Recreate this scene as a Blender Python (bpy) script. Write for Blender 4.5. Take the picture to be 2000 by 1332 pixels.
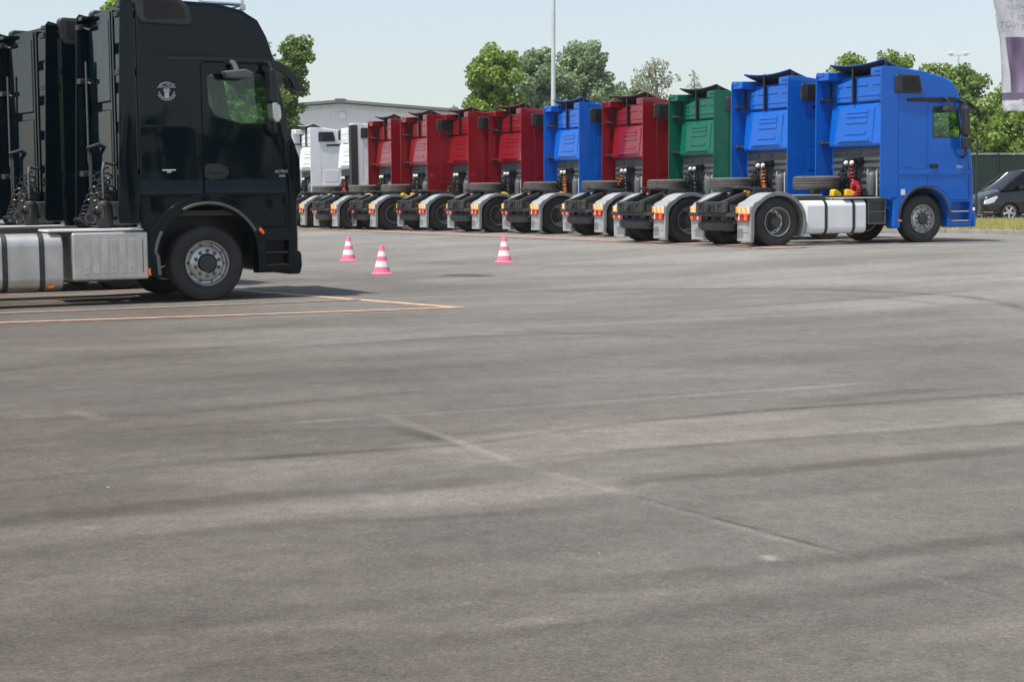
import bpy, bmesh, math, random
import numpy as np
from mathutils import Vector, Matrix
R = math.radians
random.seed(7); rng = np.random.default_rng(7)
for o in list(bpy.data.objects): bpy.data.objects.remove(o)
scn = bpy.context.scene
COL = scn.collection

# ------------------------------------------------------------------ camera, sky, sun, exposure
CAM_Z = 1.45
cd = bpy.data.cameras.new('camera'); cam = bpy.data.objects.new('camera', cd); COL.objects.link(cam)
cam.location = (0, 0, CAM_Z); cam.rotation_euler = (R(90 - 4.42), 0, 0)
cd.sensor_width = 36; cd.lens = 64.8; cd.clip_start = .1; cd.clip_end = 4000
scn.camera = cam
PSI = R(23.5)
UX, UY = math.cos(PSI), math.sin(PSI)          # the way the trucks point
SUN_EL = R(66)
a_ = R(15)
dx = -math.cos(a_)*UX + math.sin(a_)*UY; dy = -math.cos(a_)*UY - math.sin(a_)*UX   # horizontal direction to the sun
sun_dir = Vector((dx*math.cos(SUN_EL), dy*math.cos(SUN_EL), math.sin(SUN_EL)))
w = bpy.data.worlds.new('World'); scn.world = w; w.use_nodes = True
nt = w.node_tree; bg = nt.nodes['Background']
sky = nt.nodes.new('ShaderNodeTexSky'); sky.sky_type = 'NISHITA'; sky.sun_disc = False
sky.sun_elevation = SUN_EL; sky.sun_rotation = math.atan2(dx, dy)
sky.air_density = 1.0; sky.dust_density = .85; sky.ozone_density = 2.0
hs = nt.nodes.new('ShaderNodeHueSaturation'); hs.inputs['Saturation'].default_value = .62
nt.links.new(sky.outputs[0], hs.inputs['Color']); nt.links.new(hs.outputs[0], bg.inputs['Color'])
bg.inputs['Strength'].default_value = .118
sl = bpy.data.lights.new('sun', 'SUN'); sl.energy = 4.1; sl.angle = R(.6); sl.color = (1, .955, .88)
so = bpy.data.objects.new('sun', sl); COL.objects.link(so)
so.rotation_euler = sun_dir.to_track_quat('Z', 'Y').to_euler(); so.location = (-20, -20, 40)
scn.view_settings.view_transform = 'Standard'; scn.view_settings.look = 'None'
scn.view_settings.exposure = 0.36; scn.view_settings.gamma = 1; scn.view_settings.use_curve_mapping = False
scn.render.engine = 'CYCLES'
try:
    scn.cycles.max_bounces = 8; scn.cycles.transparent_max_bounces = 16; scn.cycles.volume_bounces = 0
except Exception: pass

# ------------------------------------------------------------------ ground shape
WT = [(-2000, 1.50), (-10, 1.50), (0, 1.46), (6.3, 1.375), (10.8, 1.30), (12.4, 1.265), (14, 1.21), (17, 1.08), (20.4, .975), (24, .94),
      (31, .885), (43, .83), (70, .80), (3000, .80)]
wx = np.array([a for a, b in WT]); wc = np.array([b for a, b in WT])
def gz(x, y):
    wv = x*UX + y*UY
    acc = 0.0
    for d in (-1.2, -.6, 0, .6, 1.2): acc += float(np.interp(wv + d, wx, wc))
    return CAM_Z - acc/5
def px(xp, Y, f=3600.0): return (xp - 1000)/f*Y
def pz(yp, Y): return CAM_Z + (388 - yp)/3600.0*Y
def gpt(xp, yp):
    """ground point seen at photo pixel"""
    c = 1.2
    for _ in range(60):
        Y = 3600*c/(yp - 388); X = px(xp, Y); c = .5*c + .5*(CAM_Z - gz(X, Y))
    return X, Y

# ------------------------------------------------------------------ materials
MATS = {}
def newmat(name):
    m = bpy.data.materials.new(name); m.use_nodes = True; MATS[name] = m
    return m, m.node_tree, m.node_tree.nodes['Principled BSDF']
def plain(name, col, rough=.5, metal=0.0, coat=0.0, var=.12, scale=6.0, bump=0.0, spec=.5, dust=0.0):
    m, nt, b = newmat(name)
    tc = nt.nodes.new('ShaderNodeTexCoord')
    n = nt.nodes.new('ShaderNodeTexNoise'); n.inputs['Scale'].default_value = scale; n.inputs['Detail'].default_value = 6
    oi = nt.nodes.new('ShaderNodeObjectInfo'); va = nt.nodes.new('ShaderNodeVectorMath'); va.operation = 'MULTIPLY_ADD'; va.inputs[1].default_value = (1, 1, 1)
    sc_ = nt.nodes.new('ShaderNodeVectorMath'); sc_.operation = 'SCALE'; sc_.inputs[0].default_value = (37, 53, 71); nt.links.new(oi.outputs['Random'], sc_.inputs['Scale'])
    nt.links.new(tc.outputs['Object'], va.inputs[0]); nt.links.new(sc_.outputs[0], va.inputs[2])
    nt.links.new(va.outputs[0], n.inputs['Vector'])
    mx = nt.nodes.new('ShaderNodeMix'); mx.data_type = 'RGBA'; mx.blend_type = 'MULTIPLY'; mx.inputs[0].default_value = 1
    cr = nt.nodes.new('ShaderNodeMapRange'); cr.inputs[1].default_value = .3; cr.inputs[2].default_value = .7
    cr.inputs[3].default_value = 1 - var; cr.inputs[4].default_value = 1 + var
    nt.links.new(n.outputs[0], cr.inputs[0])
    mx.inputs[6].default_value = (*col, 1); nt.links.new(cr.outputs[0], mx.inputs[7])
    out = mx.outputs[2]
    if dust:
        n2 = nt.nodes.new('ShaderNodeTexNoise'); n2.inputs['Scale'].default_value = 2.2; n2.inputs['Detail'].default_value = 8; n2.inputs['Roughness'].default_value = .7
        nt.links.new(va.outputs[0], n2.inputs['Vector'])
        r2 = nt.nodes.new('ShaderNodeMapRange'); r2.inputs[1].default_value = .42; r2.inputs[2].default_value = .75; r2.inputs[3].default_value = 0; r2.inputs[4].default_value = dust
        nt.links.new(n2.outputs[0], r2.inputs[0])
        m2 = nt.nodes.new('ShaderNodeMix'); m2.data_type = 'RGBA'; m2.inputs[7].default_value = (.22, .19, .155, 1)
        nt.links.new(r2.outputs[0], m2.inputs[0]); nt.links.new(out, m2.inputs[6]); out = m2.outputs[2]
    nt.links.new(out, b.inputs['Base Color'])
    b.inputs['Roughness'].default_value = rough; b.inputs['Metallic'].default_value = metal
    b.inputs['Coat Weight'].default_value = coat; b.inputs['Coat Roughness'].default_value = .04
    b.inputs['Specular IOR Level'].default_value = spec
    if coat:   # faint orange peel / panel waviness
        n3 = nt.nodes.new('ShaderNodeTexNoise'); n3.inputs['Scale'].default_value = 1.7; n3.inputs['Detail'].default_value = 1.0
        nt.links.new(va.outputs[0], n3.inputs['Vector'])
        bp = nt.nodes.new('ShaderNodeBump'); bp.inputs['Strength'].default_value = .10; bp.inputs['Distance'].default_value = .05
        nt.links.new(n3.outputs[0], bp.inputs['Height']); nt.links.new(bp.outputs[0], b.inputs['Coat Normal']); nt.links.new(bp.outputs[0], b.inputs['Normal'])
    elif bump:
        bp = nt.nodes.new('ShaderNodeBump'); bp.inputs['Strength'].default_value = bump; bp.inputs['Distance'].default_value = .02
        nt.links.new(n.outputs[0], bp.inputs['Height']); nt.links.new(bp.outputs[0], b.inputs['Normal'])
    return m
plain('paint_blue', (.0001, .120, .56), .28, 0, .65, .05, 3, spec=.12, dust=.008)
plain('paint_red', (.24, .0015, .009), .28, 0, .8, .06, 3, spec=.3, dust=.015)
plain('paint_green', (.0005, .125, .075), .36, 0, .4, .05, 3, spec=.15, dust=.01)
plain('paint_white', (.86, .87, .88), .38, 0, .5, .03, 3, dust=.05)
b_ = plain('paint_black', (.0001, .0052, .0095), .15, 0, .60, .05, 3, spec=.0)
b_.node_tree.nodes['Principled BSDF'].inputs['Coat Tint'].default_value = (1, 1, 1, 1)
plain('dark_plastic', (.028, .031, .034), .5, 0, 0, .15, 8, dust=.15)
plain('black_plastic', (.010, .011, .013), .35, 0, 0, .15, 8, dust=.03)
plain('shade_dark', (.012, .010, .018), .6, 0, 0, .2, 10)  # shade colour for the sheet below the roof deflectors
plain('grille_dark', (.006, .006, .008), .6, 0, 0, .2, 40)
plain('wall_grey', (.085, .095, .10), .5, 0, 0, .12, 5, dust=.25)
plain('frame_black', (.022, .024, .027), .55, 0, 0, .2, 9, bump=.1, dust=.3)
plain('fender_grey', (.46, .47, .47), .42, .25, 0, .10, 5, dust=.25)
plain('fender_lip', (.20, .215, .22), .5, 0, 0, .10, 5, dust=.2)
plain('tank_white', (.80, .81, .82), .35, 0, .2, .04, 3, dust=.08)
plain('aluminium', (.62, .61, .58), .42, .75, 0, .10, 4, bump=.06, dust=.25)
plain('steel', (.62, .62, .61), .28, .9, 0, .1, 6, dust=.15)
plain('rim_silver', (.50, .50, .49), .30, .75, 0, .18, 16, dust=.18)
plain('hub_dark', (.03, .034, .036), .4, 0, 0, .2, 10)
plain('rim_dark', (.05, .055, .06), .5, .2, 0, .2, 10, dust=.4)
plain('rubber', (.012, .013, .014), .55, 0, 0, .25, 9, bump=.08, dust=.10)
plain('rubber_dusty', (.085, .082, .074), .85, 0, 0, .25, 9, bump=.12, dust=.4)
plain('lamp_red', (.55, .012, .012), .18, 0, .5, .05)
plain('lamp_orange', (.95, .20, .02), .25, 0, .3, .05)
plain('lamp_clear', (.82, .80, .78), .12, 0, .5, .03)
plain('board_yellow', (.95, .50, .03), .35, 0, 0, .05)
plain('board_white', (.85, .72, .62), .35, 0, 0, .05)
plain('chock_yellow', (.85, .52, .01), .4, 0, 0, .08)
plain('hose_red', (.42, .02, .035), .35, 0, 0, .08)
plain('hose_orange', (.55, .17, .03), .35, 0, 0, .08)
plain('hose_black', (.02, .02, .022), .35, 0, 0, .08)
plain('cap_white', (.85, .85, .82), .3)
plain('interior', (.045, .05, .05), .8)
plain('text_silver', (.62, .64, .66), .3, .5)
plain('text_emblem', (.36, .40, .43), .5)
plain('cone_pink', (.95, .19, .31), .5, 0, 0, .06, 10, dust=.08)
plain('cone_white', (.86, .84, .86), .4, 0, 0, .04, 10, dust=.05)
plain('mast', (.68, .70, .71), .45, .3, 0, .1, 3)
plain('hall_wall', (.84, .85, .84), .7, 0, 0, .03, .5)
plain('hall_roof', (.17, .18, .185), .7, 0, 0, .1, .8)
plain('kerb_stone', (.33, .31, .29), .85, 0, 0, .15, 4, bump=.3)
plain('car_paint', (.003, .006, .006), .2, 0, .7, .05, 3)
plain('alloy', (.65, .65, .66), .25, .85)
plain('bark', (.10, .085, .065), .9, 0, 0, .3, 5, bump=.5)
plain('bark_pale', (.30, .28, .24), .9, 0, 0, .3, 5, bump=.5)
plain('fence_green', (.009, .028, .022), .7, 0, 0, .12, 2, bump=.1)
plain('fence_rail', (.30, .36, .36), .5, .3)
plain('rust', (.12, .05, .03), .8, .2)
plain('stone_grey', (.3, .28, .25), .9, 0, 0, .2, 30, bump=.4)

def glass_mat(name, tint, gl=.09):
    m, nt, b = newmat(name); nt.nodes.remove(b)
    out = nt.nodes['Material Output']
    t = nt.nodes.new('ShaderNodeBsdfTransparent'); t.inputs[0].default_value = (*tint, 1)
    g = nt.nodes.new('ShaderNodeBsdfGlossy'); g.inputs['Roughness'].default_value = .02; g.inputs['Color'].default_value = (.9, .95, .95, 1)
    f = nt.nodes.new('ShaderNodeFresnel'); f.inputs[0].default_value = 1.5
    mx = nt.nodes.new('ShaderNodeMixShader')
    gm = nt.nodes.new('ShaderNodeNewGeometry'); mr = nt.nodes.new('ShaderNodeMapRange'); mr.inputs[3].default_value = 1.5; mr.inputs[4].default_value = 1/1.5
    nt.links.new(gm.outputs['Backfacing'], mr.inputs[0]); nt.links.new(mr.outputs[0], f.inputs[0]); nt.links.new(f.outputs[0], mx.inputs[0]); nt.links.new(t.outputs[0], mx.inputs[1]); nt.links.new(g.outputs[0], mx.inputs[2])
    nt.links.new(mx.outputs[0], out.inputs['Surface'])
glass_mat('glass_green', (.82, .96, .88)); glass_mat('glass_dark', (.12, .18, .17))

def leaf_mat(name, c0, c1):
    m, nt, b = newmat(name)
    geo = nt.nodes.new('ShaderNodeNewGeometry')
    mx = nt.nodes.new('ShaderNodeMix'); mx.data_type = 'RGBA'; mx.inputs[6].default_value = (*c0, 1); mx.inputs[7].default_value = (*c1, 1)
    nt.links.new(geo.outputs['Random Per Island'], mx.inputs[0])
    nt.links.new(mx.outputs[2], b.inputs['Base Color']); b.inputs['Roughness'].default_value = .55
    tr = nt.nodes.new('ShaderNodeBsdfTranslucent'); nt.links.new(mx.outputs[2], tr.inputs[0])
    ms = nt.nodes.new('ShaderNodeMixShader'); ms.inputs[0].default_value = .45
    nt.links.new(b.outputs[0], ms.inputs[1]); nt.links.new(tr.outputs[0], ms.inputs[2])
    nt.links.new(ms.outputs[0], nt.nodes['Material Output'].inputs['Surface'])
leaf_mat('leaf_fresh', (.13, .23, .04), (.38, .50, .11))
leaf_mat('leaf_mid', (.09, .18, .045), (.30, .42, .11))
leaf_mat('leaf_hazy', (.19, .28, .15), (.38, .50, .27))  # distance haze mixed into the leaf colour
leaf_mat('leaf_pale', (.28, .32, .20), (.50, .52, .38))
leaf_mat('leaf_dark', (.02, .05, .012), (.07, .12, .03))
leaf_mat('grass_blades', (.32, .34, .10), (.60, .52, .25))

# ground materials -----------------------------------------------------------
def N(nt, t, **kw):
    n = nt.nodes.new(t)
    for k, v in kw.items():
        if k == 'op': n.operation = v
        elif k == 'blend': n.blend_type = v
        else: n.inputs[k].default_value = v
    return n
def asphalt():
    m, nt, b = newmat('asphalt'); L = nt.links.new
    geo = N(nt, 'ShaderNodeNewGeometry'); P = geo.outputs['Position']
    def math_(op, a, c=None, clamp=False):
        n = nt.nodes.new('ShaderNodeMath'); n.operation = op; n.use_clamp = clamp
        for i, v in enumerate((a, c)):
            if v is None: continue
            if isinstance(v, (int, float)): n.inputs[i].default_value = v
            else: L(v, n.inputs[i])
        return n.outputs[0]
    def rng_(v, a, c, lo, hi, smooth=True):
        n = nt.nodes.new('ShaderNodeMapRange'); n.interpolation_type = 'SMOOTHSTEP' if smooth else 'LINEAR'
        n.inputs[1].default_value = a; n.inputs[2].default_value = c; n.inputs[3].default_value = lo; n.inputs[4].default_value = hi
        L(v, n.inputs[0]); return n.outputs[0]
    def noise(scale, detail=4, rough=.5, ang=0, sx=1, sy=1, off=(0, 0, 0), warp=0):
        mp = nt.nodes.new('ShaderNodeMapping'); mp.vector_type = 'TEXTURE'
        mp.inputs['Rotation'].default_value = (0, 0, R(ang)); mp.inputs['Scale'].default_value = (sx, sy, 1); mp.inputs['Location'].default_value = off
        L(P, mp.inputs[0])
        n = nt.nodes.new('ShaderNodeTexNoise'); n.inputs['Scale'].default_value = scale; n.inputs['Detail'].default_value = detail; n.inputs['Roughness'].default_value = rough
        n.inputs['Distortion'].default_value = warp
        L(mp.outputs[0], n.inputs['Vector']); return n.outputs[0]
    sep = N(nt, 'ShaderNodeSeparateXYZ'); L(P, sep.inputs[0]); X, Y = sep.outputs[0], sep.outputs[1]
    # wear factors multiplying the base albedo
    big = rng_(noise(.16, 3, .55, 33, 3.2, 1, (3, 1, 0), .6), .36, .64, .90, 1.09)
    band = rng_(noise(.42, 5, .55, 31, 4.5, 1, (1.3, 7.7, 0), .6), .33, .67, .90, 1.10)
    mid = rng_(noise(1.1, 6, .6, 28, 2.5, 1, (9, 2, 0), .3), .3, .7, .93, 1.07)
    blot = rng_(noise(.55, 6, .65, 0, 1, 1, (0, 0, 0), .2), .35, .68, .92, 1.09)
    fine = rng_(noise(42, 3, .7), .25, .75, .74, 1.26, False)
    grit = rng_(noise(95, 2, .7), .3, .7, .70, 1.30, False)
    v = math_('MULTIPLY', big, band); v = math_('MULTIPLY', v, mid); v = math_('MULTIPLY', v, blot)
    mott = rng_(noise(7, 5, .7), .3, .7, .88, 1.13); stk = rng_(noise(1.6, 6, .65, 30, 7, 1, (4, 4, 0), .25), .3, .7, .94, 1.06)
    v = math_('MULTIPLY', v, mott); v = math_('MULTIPLY', v, stk)
    v = math_('MULTIPLY', v, fine); v = math_('MULTIPLY', v, grit)
    # pale stones and specks
    vor = nt.nodes.new('ShaderNodeTexVoronoi'); vor.inputs['Scale'].default_value = 38; L(P, vor.inputs['Vector'])
    sp = rng_(vor.outputs['Distance'], .05, .16, 1, 0)
    spr = N(nt, 'ShaderNodeSeparateColor'); L(vor.outputs['Color'], spr.inputs[0])
    sp = math_('MULTIPLY', sp, math_('GREATER_THAN', spr.outputs[0], .80))
    v = math_('ADD', v, math_('MULTIPLY', sp, .35))
    at = nt.nodes.new('ShaderNodeAttribute'); at.attribute_name = 'wear'
    v = math_('MULTIPLY', v, math_('ADD', at.outputs['Fac'], 1.0))
    v = math_('MAXIMUM', v, .25)
    # fade the grit far away where it would alias; grey-brown colour drift, far sheen painted into its paler end
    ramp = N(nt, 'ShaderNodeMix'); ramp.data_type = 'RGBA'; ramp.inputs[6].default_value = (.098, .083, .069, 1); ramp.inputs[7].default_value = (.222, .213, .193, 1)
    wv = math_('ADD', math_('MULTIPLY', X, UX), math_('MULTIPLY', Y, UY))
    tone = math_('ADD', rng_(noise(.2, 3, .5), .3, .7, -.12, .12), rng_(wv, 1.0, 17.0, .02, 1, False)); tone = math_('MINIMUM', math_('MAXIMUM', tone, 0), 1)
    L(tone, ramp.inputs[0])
    vm = nt.nodes.new('ShaderNodeVectorMath'); vm.operation = 'SCALE'; L(ramp.outputs[2], vm.inputs[0]); L(v, vm.inputs['Scale'])
    L(vm.outputs[0], b.inputs['Base Color']); b.inputs['Roughness'].default_value = .82; b.inputs['Specular IOR Level'].default_value = .35
    bp = nt.nodes.new('ShaderNodeBump'); bp.inputs['Strength'].default_value = .5; bp.inputs['Distance'].default_value = .006
    L(math_('ADD', noise(60, 4, .75), sp), bp.inputs['Height']); L(bp.outputs[0], b.inputs['Normal'])
asphalt()
def worn_paint(name, col, under=(.15, .145, .138), lo=.38, hi=.62):
    m, nt, b = newmat(name); L = nt.links.new
    geo = N(nt, 'ShaderNodeNewGeometry')
    n = N(nt, 'ShaderNodeTexNoise', Scale=7.0, Detail=8, Roughness=.75); L(geo.outputs['Position'], n.inputs['Vector'])
    r = N(nt, 'ShaderNodeMapRange'); r.inputs[1].default_value = lo; r.inputs[2].default_value = hi; L(n.outputs[0], r.inputs[0])
    mx = N(nt, 'ShaderNodeMix'); mx.data_type = 'RGBA'; mx.inputs[6].default_value = (*under, 1); mx.inputs[7].default_value = (*col, 1)
    L(r.outputs[0], mx.inputs[0]); L(mx.outputs[2], b.inputs['Base Color']); b.inputs['Roughness'].default_value = .75
worn_paint('line_orange', (.68, .38, .25), lo=.28, hi=.54)
worn_paint('line_yellow', (.70, .45, .26), lo=.28, hi=.54)
worn_paint('line_faded', (.42, .27, .20), lo=.35, hi=.65)
worn_paint('line_white', (.44, .38, .33), lo=.36, hi=.62)
worn_paint('grass_soil', (.46, .40, .20), (.28, .28, .10), .3, .6)
worn_paint('meadow', (.10, .13, .04), (.16, .17, .06), .3, .7)

# ------------------------------------------------------------------ mesh helpers
def finish(bm, ang=38, weighted=False, name='m'):
    me = bpy.data.meshes.new(name)
    bm.normal_update()
    for f in bm.faces: f.smooth = True
    ca = R(ang)
    for e in bm.edges:
        if len(e.link_faces) == 2: e.smooth = e.calc_face_angle(0) < ca
    bm.to_mesh(me); bm.free()
    if weighted:
        o = bpy.data.objects.new('tmp', me); COL.objects.link(o)
        md = o.modifiers.new('w', 'WEIGHTED_NORMAL'); md.keep_sharp = True; md.weight = 80
        dg = bpy.context.evaluated_depsgraph_get(); dg.update()
        m2 = bpy.data.meshes.new_from_object(o.evaluated_get(dg)); bpy.data.objects.remove(o); me = m2
    return me
class MB:
    def __init__(s): s.bm = bmesh.new(); s.w = False
    def _merge(s, t, bev=0, seg=2, m=None, angmin=30):
        bmesh.ops.recalc_face_normals(t, faces=t.faces)
        if bev:
            s.w = True
            es = [e for e in t.edges if len(e.link_faces) == 2 and e.calc_face_angle(0) > R(angmin)]
            bmesh.ops.bevel(t, geom=es, offset=bev, segments=seg, affect='EDGES', profile=.5, clamp_overlap=True)
        if m is not None: bmesh.ops.transform(t, matrix=m, verts=t.verts)
        me = bpy.data.meshes.new('t'); t.to_mesh(me); t.free(); s.bm.from_mesh(me); bpy.data.meshes.remove(me)
        return s
    def box(s, x0, x1, y0, y1, z0, z1, bev=0, seg=2, m=None):
        t = bmesh.new(); bmesh.ops.create_cube(t, size=1)
        for v in t.verts:
            v.co = (x0 + (v.co.x + .5)*(x1 - x0), y0 + (v.co.y + .5)*(y1 - y0), z0 + (v.co.z + .5)*(z1 - z0))
        return s._merge(t, bev, seg, m)
    def prism(s, pts, y0, y1, bev=0, seg=2, axis='y', m=None, angmin=30):
        t = bmesh.new()
        f = (lambda p, h: (p[0], h, p[1])) if axis == 'y' else ((lambda p, h: (p[0], p[1], h)) if axis == 'z' else (lambda p, h: (h, p[0], p[1])))
        a = [t.verts.new(f(p, y0)) for p in pts]; b = [t.verts.new(f(p, y1)) for p in pts]
        t.faces.new(a); t.faces.new(b[::-1]); n = len(pts)
        for i in range(n): t.faces.new((a[i], b[i], b[(i+1) % n], a[(i+1) % n]))
        return s._merge(t, bev, seg, m, angmin)
    def lathe(s, prof, seg=32, m=None, axis='y', close=False):
        """prof: (radius, along)"""
        t = bmesh.new(); rings = []
        for r, h in prof:
            ring = []
            for k in range(seg):
                a = 2*math.pi*k/seg
                p = (r*math.cos(a), h, r*math.sin(a)) if axis == 'y' else (r*math.cos(a), r*math.sin(a), h)
                ring.append(t.verts.new(p))
            rings.append(ring)
        n = len(rings)
        for i in range(n if close else n - 1):
            A, B = rings[i], rings[(i+1) % n]
            for k in range(seg): t.faces.new((A[k], A[(k+1) % seg], B[(k+1) % seg], B[k]))
        if not close:
            for ring in (rings[0], rings[-1]):
                try: t.faces.new(ring)
                except Exception: pass
        return s._merge(t, 0, 2, m)
    def tube(s, pts, r, seg=8, radii=None, m=None):
        t = bmesh.new(); P = [Vector(p) for p in pts]; rings = []; up = Vector((0, 0, 1))
        prev = None
        for i, p in enumerate(P):
            d = (P[min(i+1, len(P)-1)] - P[max(i-1, 0)])
            if d.length < 1e-9: d = Vector((0, 0, 1))
            d.normalize()
            if prev is None:
                q = d.cross(up)
                if q.length < .1: q = d.cross(Vector((1, 0, 0)))
            else: q = prev - d*prev.dot(d)
            q.normalize(); prev = q; q2 = d.cross(q)
            rr = radii[i] if radii else r
            rings.append([t.verts.new(p + (q*math.cos(2*math.pi*k/seg) + q2*math.sin(2*math.pi*k/seg))*rr) for k in range(seg)])
        for A, B in zip(rings, rings[1:]):
            for k in range(seg): t.faces.new((A[k], A[(k+1) % seg], B[(k+1) % seg], B[k]))
        t.faces.new(rings[0]); t.faces.new(rings[-1])
        return s._merge(t, 0, 2, m)
    def sheet(s, fn, nu, nv, th=0.0):
        t = bmesh.new(); G = [[t.verts.new(fn(i/nu, j/nv)) for j in range(nv+1)] for i in range(nu+1)]
        for i in range(nu):
            for j in range(nv): t.faces.new((G[i][j], G[i+1][j], G[i+1][j+1], G[i][j+1]))
        if th:
            t.normal_update()
            bmesh.ops.solidify(t, geom=t.faces[:], thickness=th)
        return s._merge(t)
    def mesh(s, name='m', ang=38): return finish(s.bm, ang, s.w, name)
def boolean(me, cutters):
    o = bpy.data.objects.new('tmpb', me); COL.objects.link(o); cs = []
    for c in cutters:
        co = bpy.data.objects.new('tmpc', c); COL.objects.link(co); cs.append(co)
        md = o.modifiers.new('b', 'BOOLEAN'); md.operation = 'DIFFERENCE'; md.solver = 'EXACT'; md.object = co
    dg = bpy.context.evaluated_depsgraph_get(); dg.update()
    m2 = bpy.data.meshes.new_from_object(o.evaluated_get(dg))
    for c in cs + [o]: bpy.data.objects.remove(c)
    bm = bmesh.new(); bm.from_mesh(m2); bmesh.ops.dissolve_degenerate(bm, edges=bm.edges, dist=1e-5)
    return finish(bm, 38, True)
def put(name, me, mat, parent=None, loc=None, rot=None, label=None, objmat=True):
    o = bpy.data.objects.new(name, me); COL.objects.link(o)
    if len(me.materials) == 0: me.materials.append(None)
    o.material_slots[0].link = 'OBJECT'; o.material_slots[0].material = MATS[mat]
    if parent is not None: o.parent = parent
    if loc is not None: o.location = loc
    if rot is not None: o.rotation_euler = rot
    if label: o['label'] = label
    return o
def empty(name, loc, rz=0): 
    o = bpy.data.objects.new(name, None); COL.objects.link(o); o.location = loc; o.rotation_euler = (0, 0, rz); o.empty_display_size = .3
    return o
def tag(o, label, cat, group=None):
    o['label'] = label; o['category'] = cat
    if group: o['group'] = group
    return o
def text_mesh(s, size, depth=.002, align='CENTER', shear=0):
    c = bpy.data.curves.new('txt', 'FONT'); c.body = s; c.size = size; c.extrude = depth; c.align_x = align; c.align_y = 'CENTER'; c.shear = shear; c.resolution_u = 3
    o = bpy.data.objects.new('txt', c); COL.objects.link(o)
    dg = bpy.context.evaluated_depsgraph_get(); dg.update()
    me = bpy.data.meshes.new_from_object(o.evaluated_get(dg)); bpy.data.objects.remove(o)
    return me
def arcpts(cx, cz, r, a0, a1, n): return [(cx + r*math.cos(R(a0 + (a1 - a0)*i/n)), cz + r*math.sin(R(a0 + (a1 - a0)*i/n))) for i in range(n+1)]
def structure(name, me, mat):
    o = put(name, me, mat); o['kind'] = 'structure'; return o

# ------------------------------------------------------------------ the ground
def ground_sheet(name, w0, w1, p0, p1, mat, dz=0.0, fine=1.0):
    ws = []
    x = w0
    while x < w1 - 1e-6:
        ws.append(x); x += fine if -12 < x < 75 else max(fine, 40)
    ws.append(w1); nP = 12
    bm = bmesh.new(); rows = []
    for wv in ws:
        row = []
        for k in range(nP+1):
            pv = p0 + (p1 - p0)*k/nP; X = wv*UX - pv*UY; Yv = wv*UY + pv*UX
            row.append(bm.verts.new((X, Yv, gz(X, Yv) + dz)))
        rows.append(row)
    for A, B in zip(rows, rows[1:]):
        for k in range(nP): bm.faces.new((A[k], B[k], B[k+1], A[k+1]))
    bmesh.ops.recalc_face_normals(bm, faces=bm.faces)
    if sum(f.normal.z for f in bm.faces) < 0: bmesh.ops.reverse_faces(bm, faces=bm.faces)
    return structure(name, finish(bm), mat)
ground_sheet('ground', -800, 1600, -1500, 1500, 'meadow', -.03)
ground_sheet('parking_lot', -160, 140, -160, 170, 'asphalt')
def vnoise(X, Y, sc, seed, ang=0.0, st=1.0, octs=4, rough=.55):
    ca, sa = math.cos(R(ang)), math.sin(R(ang)); x = (X*ca + Y*sa)*sc/st; y = (-X*sa + Y*ca)*sc
    out = np.zeros_like(X); amp = 1.0; tot = 0.0; g_ = np.random.default_rng(seed)
    for o in range(octs):
        T = g_.random((256, 256)); xi = np.floor(x).astype(int); yi = np.floor(y).astype(int); fx = x - xi; fy = y - yi
        fx = fx*fx*(3-2*fx); fy = fy*fy*(3-2*fy); a = T[xi & 255, yi & 255]; b = T[(xi+1) & 255, yi & 255]; c = T[xi & 255, (yi+1) & 255]; d = T[(xi+1) & 255, (yi+1) & 255]
        out += amp*((a*(1-fx) + b*fx)*(1-fy) + (c*(1-fx) + d*fx)*fy); tot += amp; amp *= rough; x = x*2.03 + 17; y = y*2.03 + 9
    return out/tot
def sstep(a, b, v):
    t = np.clip((v - a)/(b - a), 0, 1); return t*t*(3 - 2*t)
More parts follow.
